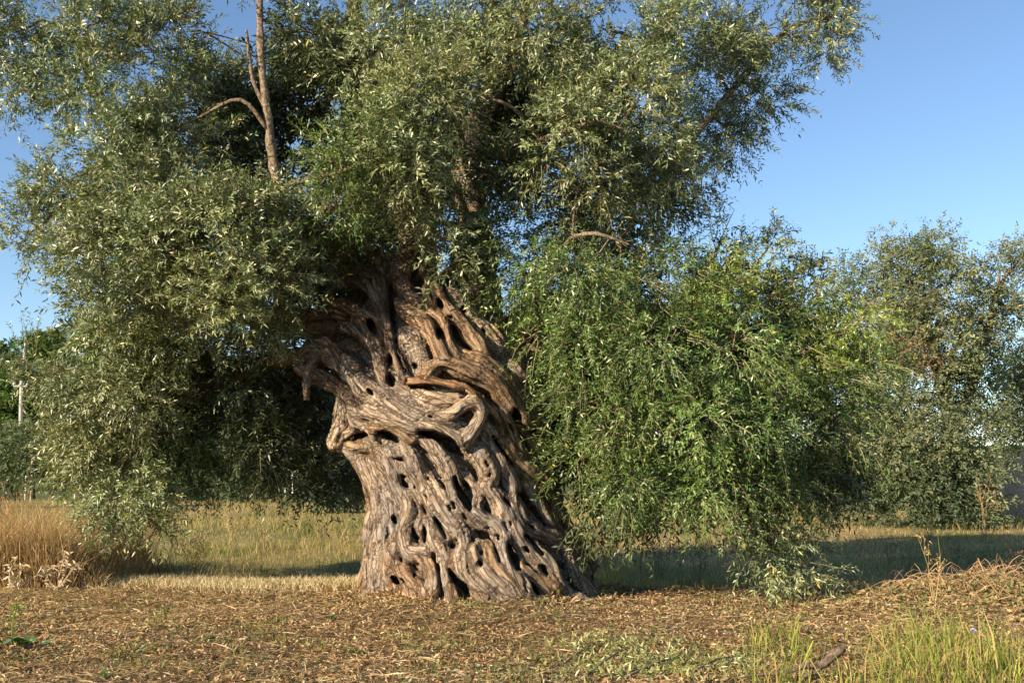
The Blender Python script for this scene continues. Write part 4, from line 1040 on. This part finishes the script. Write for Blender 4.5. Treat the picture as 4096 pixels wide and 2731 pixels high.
# raked leaves, chips and straw
def flat_bits(n, lo, hi, wl, wh, cols, seed, tilt=0.45, weight=None, thin=False, ymax=0.35):
    r = np.random.default_rng(seed)
    d = 6.4 + 7.6 * r.random(n) ** 0.85; x = r.uniform(-0.60, 0.60, n) * (d + 0.6)
    k = d < mulch_edge(x) + ymax * r.random(n)
    if weight is not None: k &= r.random(n) < weight(x, d)
    x, d = x[k], d[k]; n = len(x)
    a = r.uniform(0, 2 * np.pi, n)
    dirs = unit(np.stack([np.cos(a), np.sin(a), r.normal(0, tilt * (0.5 if thin else 1), n)], 1))
    side = unit(np.stack([-np.sin(a), np.cos(a), r.normal(0, tilt, n)], 1))
    L = r.uniform(lo, hi, n)[:, None]; W = r.uniform(wl, wh, n)[:, None]
    base = np.column_stack([x, d, gz(x, d) + 0.006 + 0.03 * r.random(n) ** 2])
    m = base + dirs * L * (0.45 + 0.1 * r.random((n, 1))); m[:, 2] += 0.006
    end = base + dirs * L
    V = np.stack([base, m + side * W / 2, end, m - side * W / 2], 1)
    lowz = V[..., 2] - gz(V[..., 0].ravel(), V[..., 1].ravel()).reshape(V.shape[:2]); V[..., 2] += np.maximum(0, 0.004 - lowz)
    c = pal(cols, n, r, 0.3) * (0.62 + 0.75 * n2(x, d, 0.75, 97, 3))[:, None]
    return V.reshape(-1, 3), np.repeat(c, 4, 0)
BR = [(0.24, 0.145, 0.072), (0.17, 0.10, 0.05), (0.31, 0.195, 0.10), (0.36, 0.245, 0.135), (0.12, 0.072, 0.04), (0.27, 0.135, 0.06)]
TAN = [(0.44, 0.32, 0.175), (0.38, 0.26, 0.135), (0.52, 0.41, 0.25)]
GRN = [(0.16, 0.175, 0.09), (0.20, 0.21, 0.12), (0.10, 0.13, 0.05), (0.27, 0.27, 0.18)]
strawy = lambda x, y: np.clip(0.34 + 1.5 * smooth(-1.5, -4.5, x) * smooth(9.5, 12.2, y) + 0.75 * smooth(-1.5, -4, x) * smooth(9.0, 7.2, y) + 0.35 * smooth(2.0, 5.0, x), 0, 1) * (0.5 + n2(x, y, 1.1, 91))
leafy = lambda x, y: np.clip(0.35 + 0.9 * n2(x, y, 0.9, 93, 3), 0, 1)
b1 = flat_bits(48000, 0.025, 0.080, 0.010, 0.034, BR, 31, 0.55, lambda x, y: 0.35 + 0.65 * smooth(0.38, 0.55, n2(x, y, 1.4, 99, 3)))
b2 = flat_bits(38000, 0.02, 0.06, 0.008, 0.024, TAN, 32, 0.5, leafy)
b3 = flat_bits(26000, 0.03, 0.075, 0.012, 0.028, GRN, 33, 0.5, lambda x, y: smooth(0.40, 0.68, n2(x, y, 0.8, 95, 3)) * 0.9 + 0.1)
b4 = flat_bits(58000, 0.06, 0.30, 0.007, 0.014, TAN + [(0.30, 0.20, 0.10), (0.50, 0.38, 0.20)], 34, 0.22, strawy, True, 0.6)
# a thicker drift of leaves caught round the foot of the trunk
m = 4200; th = r.uniform(-2.9, 0.0, m); rr_ = np.abs(r.normal(0, 0.16, m)) + 1.40; bx_ = TX + rr_ * 1.08 * np.cos(th); by_ = TY + rr_ * 0.98 * np.sin(th)
vv, _q = leaves(np.column_stack([bx_, by_, gz(bx_, by_) + 0.01 + 0.07 * r.random(m) * np.exp(-(rr_ - 1.4) * 5)]), unit(r.normal(0, 1, (m, 3)) * (1, 1, .45)), 0.065 * r.uniform(0.5, 1.4, m), 0.022, r)
b5 = (vv, np.repeat(pal(BR + TAN + GRN[:2], m, r, 0.3), 4, 0))
V = np.vstack([b[0] for b in (b1, b2, b3, b4, b5)]); Cc = np.vstack([b[1] for b in (b1, b2, b3, b4, b5)])
tag(mesh_np("leaf_litter", V, [np.arange(len(V)).reshape(-1, 4)], M_DRY, None, Cc), "raked brown leaves, chips and straw covering the soil round the trunk", "litter", kind="stuff")

# ------------------------------------------------------------------ single plants and loose wood
def gp(px, py):
    p = ground_at(px, py); p[2] = gz(p[0], p[1])[0]; return p

def dry_weed(name, label, category, px, py, height, nstem, col, seed, spread=0.3, heads=True, leafcol=None, group=None, nside=5):
    q = np.random.default_rng(seed); p0 = gp(px, py); root = thing(name, p0, label, category, group)
    b = Bag(); tips = []
    for i in range(nstem):
        a = q.uniform(0, 2 * np.pi); dr = np.array([math.cos(a) * spread, math.sin(a) * spread, 1.0]) * q.uniform(0.6, 1.0)
        top = p0 + dr * height; mid = (p0 + top) / 2 + q.normal(0, 0.05 * height, 3)
        P = catmull(np.array([p0 + (0, 0, -0.03), mid, top]), 4)
        b.tube(P, np.linspace(0.005, 0.002, len(P)), 4, np.array(col) * q.uniform(0.75, 1.2))
        for k in range(nside):
            s = P[q.integers(len(P) // 2, len(P))]; t = s + q.normal(0, 0.10 * height, 3) + np.array([0, 0, 0.10 * height])
            b.tube(np.array([s, (s + t) / 2 + (0, 0, 0.01), t]), np.array([0.0035, 0.003, 0.002]), 3, np.array(col) * q.uniform(0.75, 1.2)); tips.append(t)
        tips.append(top)
    b.build("stems", M_TWIG, root)
    tips = np.array(tips)
    if heads:
        o_ = np.repeat(tips, 7, 0) + q.normal(0, 0.012, (len(tips) * 7, 3)); dd = unit(q.normal(0, 1, o_.shape))
        V, Q = leaves(o_, dd, 0.035, 0.016, q); m = len(o_)
        mesh_np("seed_heads", V, [Q], M_DRY, root, np.repeat(pal([col, np.array(col) * 1.25, np.array(col) * 0.7], m, q), 4, 0))["kind"] = "stuff"
    if leafcol is not None:
        o_ = np.repeat(tips, 6, 0) + q.normal(0, 0.05, (len(tips) * 6, 3)); dd = unit(q.normal(0, 1, o_.shape))
        V, Q = leaves(o_, dd, 0.045, 0.014, q); m = len(o_)
        mesh_np("leaves", V, [Q], M_LEAF, root, np.repeat(pal([leafcol, np.array(leafcol) * 1.3], m, q), 4, 0))["kind"] = "stuff"
    return root
TANC = (0.36, 0.24, 0.12)
dry_weed("dry_weed", "tall branching rust-tan dry weed rising above the dry grass", "weed", 40, 2290, 1.25, 9, (0.36, 0.21, 0.10), 301, 0.16)
dry_weed("dry_weed", "slender sparse brown weed growing right beside the trunk's foot", "weed", 2435, 2290, 0.62, 5, (0.20, 0.14, 0.08), 302, 0.22, False, (0.14, 0.12, 0.06))
dry_weed("dry_weed", "low spreading greenish-brown weed in the pale stubble left of the trunk", "weed", 775, 2290, 0.55, 14, (0.24, 0.18, 0.08), 303, 0.5, False, (0.17, 0.16, 0.055))
dry_weed("dry_weed", "pair of ochre dry stalks in front of the lone bushy olive", "weed", 3945, 2120, 1.6, 4, (0.40, 0.25, 0.12), 304, 0.12)
dry_weed("dry_weed", "small dark bushy weed standing in the grass behind the green suckers", "weed", 2640, 2270, 0.6, 8, (0.16, 0.12, 0.08), 305, 0.35, False, (0.12, 0.11, 0.06))
dry_weed("dry_weed", "thin arching tan stalk growing from the brushwood heap", "weed", 3740, 2460, 0.75, 3, (0.32, 0.24, 0.11), 306, 0.22)
dry_weed("dry_weed", "upright brown stalk with curled heads on top of the brushwood heap", "weed", 4060, 2350, 0.55, 3, (0.34, 0.20, 0.12), 307, 0.12)

for i, (px, py) in enumerate([(2560,2250),(2720,2240),(2800,2290),(3450,2200),(3560,2230),(3700,2190),(3820,2230),(3950,2180),(3640,2290),(3900,2290)]):
    dry_weed("field_weed", "sparse dark leafy weed rising out of the shaded grass right of the trunk", "weed", px, py, 0.42 + 0.1 * (i % 3), 6, (0.15, 0.12, 0.07), 400 + i, 0.35, False, (0.10, 0.105, 0.05), "weeds in the shaded grass", 4)
for i, (px, py) in enumerate([(560,2180),(680,2140),(930,2160),(1060,2200),(1180,2140),(1300,2170),(1390,2220)]):
    dry_weed("field_weed", "thin tan seeding weed in the sunny field left of the trunk", "weed", px, py, 0.45 + 0.12 * (i % 3), 6, (0.36, 0.27, 0.13), 420 + i, 0.3, True, None, "weeds in the sunny field", 4)

def thistle(px, py, h, label, seed):
    q = np.random.default_rng(seed); p0 = gp(px, py); root = thing("dried_thistle", p0, label, "thistle", "dried thistles before the tall dry grass")
    b = Bag(); nodes = []
    for i in range(4):
        top = p0 + np.array([q.normal(0, 0.22), q.normal(0, 0.1), h * q.uniform(0.65, 1.0)])
        P = catmull(np.array([p0 + (0, 0, -0.02), (p0 + top) / 2 + q.normal(0, 0.03, 3), top]), 5)
        b.tube(P, np.linspace(0.008, 0.004, len(P)), 5, (0.50, 0.38, 0.25)); nodes += list(P[2:])
    b.build("stems", M_TWIG, root)
    nodes = np.array(nodes); nodes = nodes[q.random(len(nodes)) < 0.75]; o_ = np.repeat(nodes, 4, 0) + q.normal(0, 0.02, (len(nodes) * 4, 3)); dd = unit(q.normal(0, 1, o_.shape) * (1, 1, .6))
    V, Q = leaves(o_, dd, 0.10, 0.026, q)
    mesh_np("spiny_leaves", V, [Q], M_DRY, root, np.repeat(pal([(0.55, 0.43, 0.30), (0.48, 0.36, 0.24), (0.60, 0.50, 0.37)], len(o_), q), 4, 0))["kind"] = "stuff"
thistle(225, 2368, 0.50, "bleached spiky dried thistle standing clear of the tall dry grass", 311)
thistle(48, 2372, 0.40, "lower dried thistle half merged with the foot of the dry grass", 312)

# brushwood heap at the right
q = np.random.default_rng(320); p0 = gp(4000, 2470); root = thing("brushwood_heap", p0, "low heap of tangled dry brown stems and clippings", "brush heap")
b = Bag()
for i in range(230):
    c = np.array([5.5 + q.normal(0, 0.75), 11.7 + q.normal(0, 0.55), 0]); c[2] = gz(c[0], c[1])[0] + 0.02
    a = q.uniform(0, 2 * np.pi); L = q.uniform(0.2, 0.7); dv = np.array([math.cos(a), math.sin(a) * 0.6, 0]) * L
    P = catmull(np.array([c - dv / 2, c + (0, 0, q.uniform(0.02, 0.22) if i % 3 else q.uniform(0.1, 0.3)), c + dv / 2 + q.normal(0, 0.06, 3)]), 3)
    b.tube(P, q.uniform(0.002, 0.005), 3, np.array([0.25, 0.165, 0.09]) * q.uniform(0.6, 1.4))
b.build("dry_stems", M_TWIG, root)["kind"] = "stuff"
n = 5200; x = 5.5 + q.normal(0, 0.9, n); d = 11.7 + q.normal(0, 0.6, n)
V, Q = leaves(np.column_stack([x, d, gz(x, d) + 0.08 * q.random(n)]), unit(q.normal(0, 1, (n, 3)) * (1, 1, .5)), 0.07, 0.025, q)
mesh_np("withered_leaves", V, [Q], M_DRY, root, np.repeat(pal([(0.28, 0.17, 0.08), (0.20, 0.20, 0.09), (0.36, 0.26, 0.13), (0.14, 0.16, 0.06)], n, q), 4, 0))["kind"] = "stuff"

# fallen forked branch
FW = np.array([0.115, 0.085, 0.066])
p0 = gp(3250, 2725); root = thing("fallen_branch", p0, "bare forked brown branch lying in the fresh grass", "branch")
def fb(pts):
    a = np.array(pts, float); P = at(a[:, 0], a[:, 1], a[:, 2]); Q4 = catmull(np.column_stack([P, a[:, 3]]), 4)
    P = Q4[:, :3]; P[:, 2] = np.maximum(P[:, 2], gz(P[:, 0], P[:, 1]) + Q4[:, 3] * 0.6); return P, Q4[:, 3]
b = Bag(); P, R_ = fb([(3375,2588,7.38,.034),(3320,2628,7.38,.036),(3285,2658,7.38,.034),(3220,2662,7.38,.026),(3160,2680,7.38,.024),(3100,2692,7.38,.018),(3000,2700,7.38,.012),(2880,2720,7.38,.008)]); b.tube(P, R_ * (0.85 + 0.06 * np.sin(np.arange(len(P)) * 1.3)), 11, FW, 1, 0.3)
b.build("stem", M_WOOD, root, True)
b = Bag(); P, R_ = fb([(3290,2655,7.38,.024),(3262,2685,7.38,.02),(3225,2700,7.38,.017),(3190,2740,7.38,.012),(3150,2790,7.38,.008)]); b.tube(P, R_, 8, FW, 2, 0.2)
b.build("side_shoot", M_WOOD, root, True)
b = Bag(); P, R_ = fb([(3285,2648,7.38,.007),(3300,2600,7.38,.005),(3308,2560,7.38,.003)]); b.tube(P, R_, 5, FW, 3, 0.1)
b.build("side_shoot", M_WOOD, root, True)

# olive prunings lying on the ground
PAL['c'] = np.array([[0.19, 0.20, 0.065], [0.25, 0.25, 0.10], [0.13, 0.16, 0.04], [0.31, 0.28, 0.13]])
for i, (px, py, ex, ey, lab) in enumerate([
    (2330, 2735, 2560, 2610, "leafy silver-green olive pruning lying across the litter at the foreground edge"),
    (2500, 2740, 2800, 2640, "leafy olive pruning stretched towards the tip of the fallen branch"),
    (2740, 2745, 2960, 2640, "leafy olive pruning tucked against the thin end of the fallen branch"),
    (2260, 2660, 2480, 2570, "short olive pruning lying furthest up the litter")]):
    q = np.random.default_rng(330 + i); A, B = gp(px, py), gp(ex, ey); root = thing("olive_pruning", A, lab, "cut branch", "olive prunings on the ground")
    P = catmull(np.array([A + (0, 0, .03), (A + B) / 2 + (0, 0, .08), B + (0, 0, .05)]), 6)
    b = Bag(); b.tube(P, np.linspace(0.012, 0.004, len(P)), 6, (0.20, 0.17, 0.11)); b.build("stem", M_TWIG, root, True)
    m = 62; o_ = P[q.integers(0, len(P), m)] + q.normal(0, 0.17, (m, 3)) * (1, 1, .2); o_[:, 2] = gz(o_[:, 0], o_[:, 1]) + 0.02 + 0.04 * q.random(m)
    V, Cc, st_ = twigs(o_, unit(B - A) * 0.7 + q.normal(0, 0.6, (m, 3)) * (1, 1, .35) + (0, 0, .12), 0.22 * q.uniform(0.6, 1.3, m), 13, 0.062, 0.014, PAL['c'], q, 0.15)
    V[:, 2] = np.maximum(V[:, 2], gz(V[:, 0], V[:, 1]) + 0.008)
    mesh_np("leaves", V, [np.arange(len(V)).reshape(-1, 4)], M_LEAF, root, Cc)["kind"] = "stuff"

# small green weeds in the litter
def broad_weed(px, py, size, n, label, seed, col=(0.10, 0.17, 0.04)):
    q = np.random.default_rng(seed); p0 = gp(px, py); root = thing("leafy_weed", p0, label, "weed", "green weeds in the raked litter")
    a = np.arange(n) * 2.4 + q.normal(0, 0.3, n); el = q.uniform(0.15, 0.9, n)
    dd = np.stack([np.cos(a) * np.cos(el), np.sin(a) * np.cos(el), np.sin(el)], 1)
    L = size * q.uniform(0.5, 1.0, n); b = Bag()
    for i in range(n):
        s = p0 + np.array([q.normal(0, size * 0.5), q.normal(0, size * 0.4), 0.01]) * (1 if n > 10 else 0.3)
        sd2 = np.cross(dd[i], (0, 0, 1)); sd2 = sd2 / np.linalg.norm(sd2); w_ = L[i] * 0.28; tipv = s + dd[i] * L[i] + (0, 0, -0.25 * L[i])
        m1 = s + dd[i] * L[i] * 0.35; m2 = s + dd[i] * L[i] * 0.7 + (0, 0, -0.06 * L[i])
        V = np.array([s, m1 - sd2 * w_, m1 - (0, 0, .12 * w_), m1 + sd2 * w_, m2 - sd2 * w_ * 0.8, m2 - (0, 0, .12 * w_), m2 + sd2 * w_ * 0.8, tipv])
        b.add(V, [[1, 2, 5, 4], [2, 3, 6, 5]], [[0, 2, 1], [0, 3, 2], [4, 5, 7], [5, 6, 7]], np.array(col) * q.uniform(0.7, 1.4))
    b.build("leaves", M_LEAF, root, True)
broad_weed(60, 2590, 0.26, 13, "broad-leaved green weed at the foot of a pale flowering stalk", 341, (0.085, 0.14, 0.045))
broad_weed(860, 2565, 0.11, 16, "bright green patch of small leaves in the middle of the litter", 342)
broad_weed(560, 2600, 0.10, 13, "small cluster of green leaves among the brown chips", 343)
broad_weed(1410, 2600, 0.12, 9, "low green weed alone in the straw", 344)
broad_weed(420, 2715, 0.11, 8, "green weed beside pale straw at the foreground edge", 345)
broad_weed(970, 2690, 0.09, 6, "tiny green weed between scattered straw and brown leaves", 346)
broad_weed(1320, 2480, 0.09, 7, "sprig of green leaves on bare brown soil before the trunk", 347)
broad_weed(640, 2430, 0.12, 12, "grey-green leaf patch where the straw gives way to brown litter", 348, (0.12, 0.15, 0.06))
broad_weed(3950, 2520, 0.14, 16, "dark green leaf patch under the brushwood heap", 349, (0.07, 0.12, 0.03))
dry_weed("flower_stalk", "single pale green flowering stalk above the broad-leaved weed", "weed", 50, 2570, 0.42, 2, (0.27, 0.30, 0.08), 350, 0.05, True)

# sprouts at the foot of the trunk
for i, (px, py, h, lab) in enumerate([(1842, 2400, 0.30, "thin green sprout leaning from a hollow at the trunk's foot"), (2190, 2412, 0.34, "curling green sprout between two roots of the trunk")]):
    q = np.random.default_rng(360 + i); p0 = gp(px, py); root = thing("olive_sprout", p0, lab, "sprout")
    o_ = np.repeat(p0[None], 5, 0) + q.normal(0, 0.05, (5, 3)) * (1, .3, 0)
    V, Cc, st_ = twigs(o_, np.array([0, -.2, 1.0]) + q.normal(0, 0.35, (5, 3)), h * q.uniform(0.6, 1.1, 5), 12, 0.06, 0.017, GREEN * 1.2, q, 0.1)
    mesh_np("leaves", V, [np.arange(len(V)).reshape(-1, 4)], M_LEAF, root, Cc)
    V, Q, cc = stems(st_, np.full(5, 0.004), q, np.array([0.25, 0.22, 0.10])); mesh_np("stems", V, Q, M_TWIG, root, cc)

# chicory flowers
for i, (px, py) in enumerate([(3432,2562),(3742,2545),(3672,2582),(3797,2582),(3683,2612),(3396,2640),(3400,2655),(3335,2714),(3630,2650),(3805,2677),(3893,2520),(4065,2550)]):
    q = np.random.default_rng(370 + i); dd_ = 7.6 + (2731 - py) * 0.011; c = at(px, py, dd_)
    foot = np.array([c[0] + q.normal(0, .05), c[1] + q.normal(0, .05), 0]); foot[2] = gz(foot[0], foot[1])[0] - 0.01
    root = thing("chicory_flower", foot, "small pale blue chicory flower in the fresh foreground grass", "flower", "blue chicory flowers in the grass")
    b = Bag(); b.tube(catmull(np.array([foot, (foot + c) / 2 + q.normal(0, .03, 3), c]), 4), np.linspace(.003, .0018, 9), 4, (0.16, 0.18, 0.06)); b.build("stem", M_TWIG, root)
    b = Bag(); nrm = unit(np.array([q.normal(-.3, .4), -0.8, 0.7 + q.normal(0, .2)])); s0 = unit(np.cross(nrm, (0, 0, 1))); s1 = np.cross(nrm, s0)
    for k in range(11):
        a = k * 2 * np.pi / 11; u = s0 * math.cos(a) + s1 * math.sin(a); v = np.cross(nrm, u)
        b.add(np.array([c, c + u * .016 - v * .006, c + u * .030 + v * -.006 + nrm * .003, c + u * .030 + v * .006 + nrm * .003, c + u * .016 + v * .006]), None, [[0, 1, 4], [1, 2, 3], [1, 3, 4]], (0.27, 0.30, 0.68))
    b.build("petals", M_DRY, root)

# stones and pale chips near the trunk
for i, (px, py, s, lab) in enumerate([(1822, 2412, .085, "grey stone half buried in front of the trunk"), (2236, 2414, .06, "small grey stone by the trunk's right foot"), (1905, 2392, .035, "pale chip of stone between roots and litter"), (2905, 2530, .03, "round pale pebble in the litter behind the fallen branch"), (3575, 2452, .05, "flat pale stick-like chip lying before the brushwood heap")]):
    q = np.random.default_rng(390 + i); p = gp(px, py); th = np.linspace(0, np.pi, 7); ph = np.linspace(0, 2 * np.pi, 10, endpoint=False)
    T_, P_ = np.meshgrid(th, ph, indexing='ij'); D = np.stack([np.sin(T_) * np.cos(P_), np.sin(T_) * np.sin(P_), np.cos(T_)], -1).reshape(-1, 3)
    V = p + D * s * np.array([1.3 if i < 4 else 2.6, .9 if i < 4 else .4, .65 if i < 4 else .25]) * (0.75 + 0.5 * vnoise(D * 1.6 + i * 5, 3))[:, None]
    I = (np.arange(6)[:, None] * 10 + np.arange(10)[None]); J = (np.arange(6)[:, None] * 10 + (np.arange(10)[None] + 1) % 10)
    b = Bag(); b.add(V, np.stack([I, I + 10, J + 10, J], -1).reshape(-1, 4), None, (0.24, 0.20, 0.16) if i < 2 else (0.52, 0.48, 0.40)); tag(b.build("stone", M_WOOD, None, True), lab, "stone")
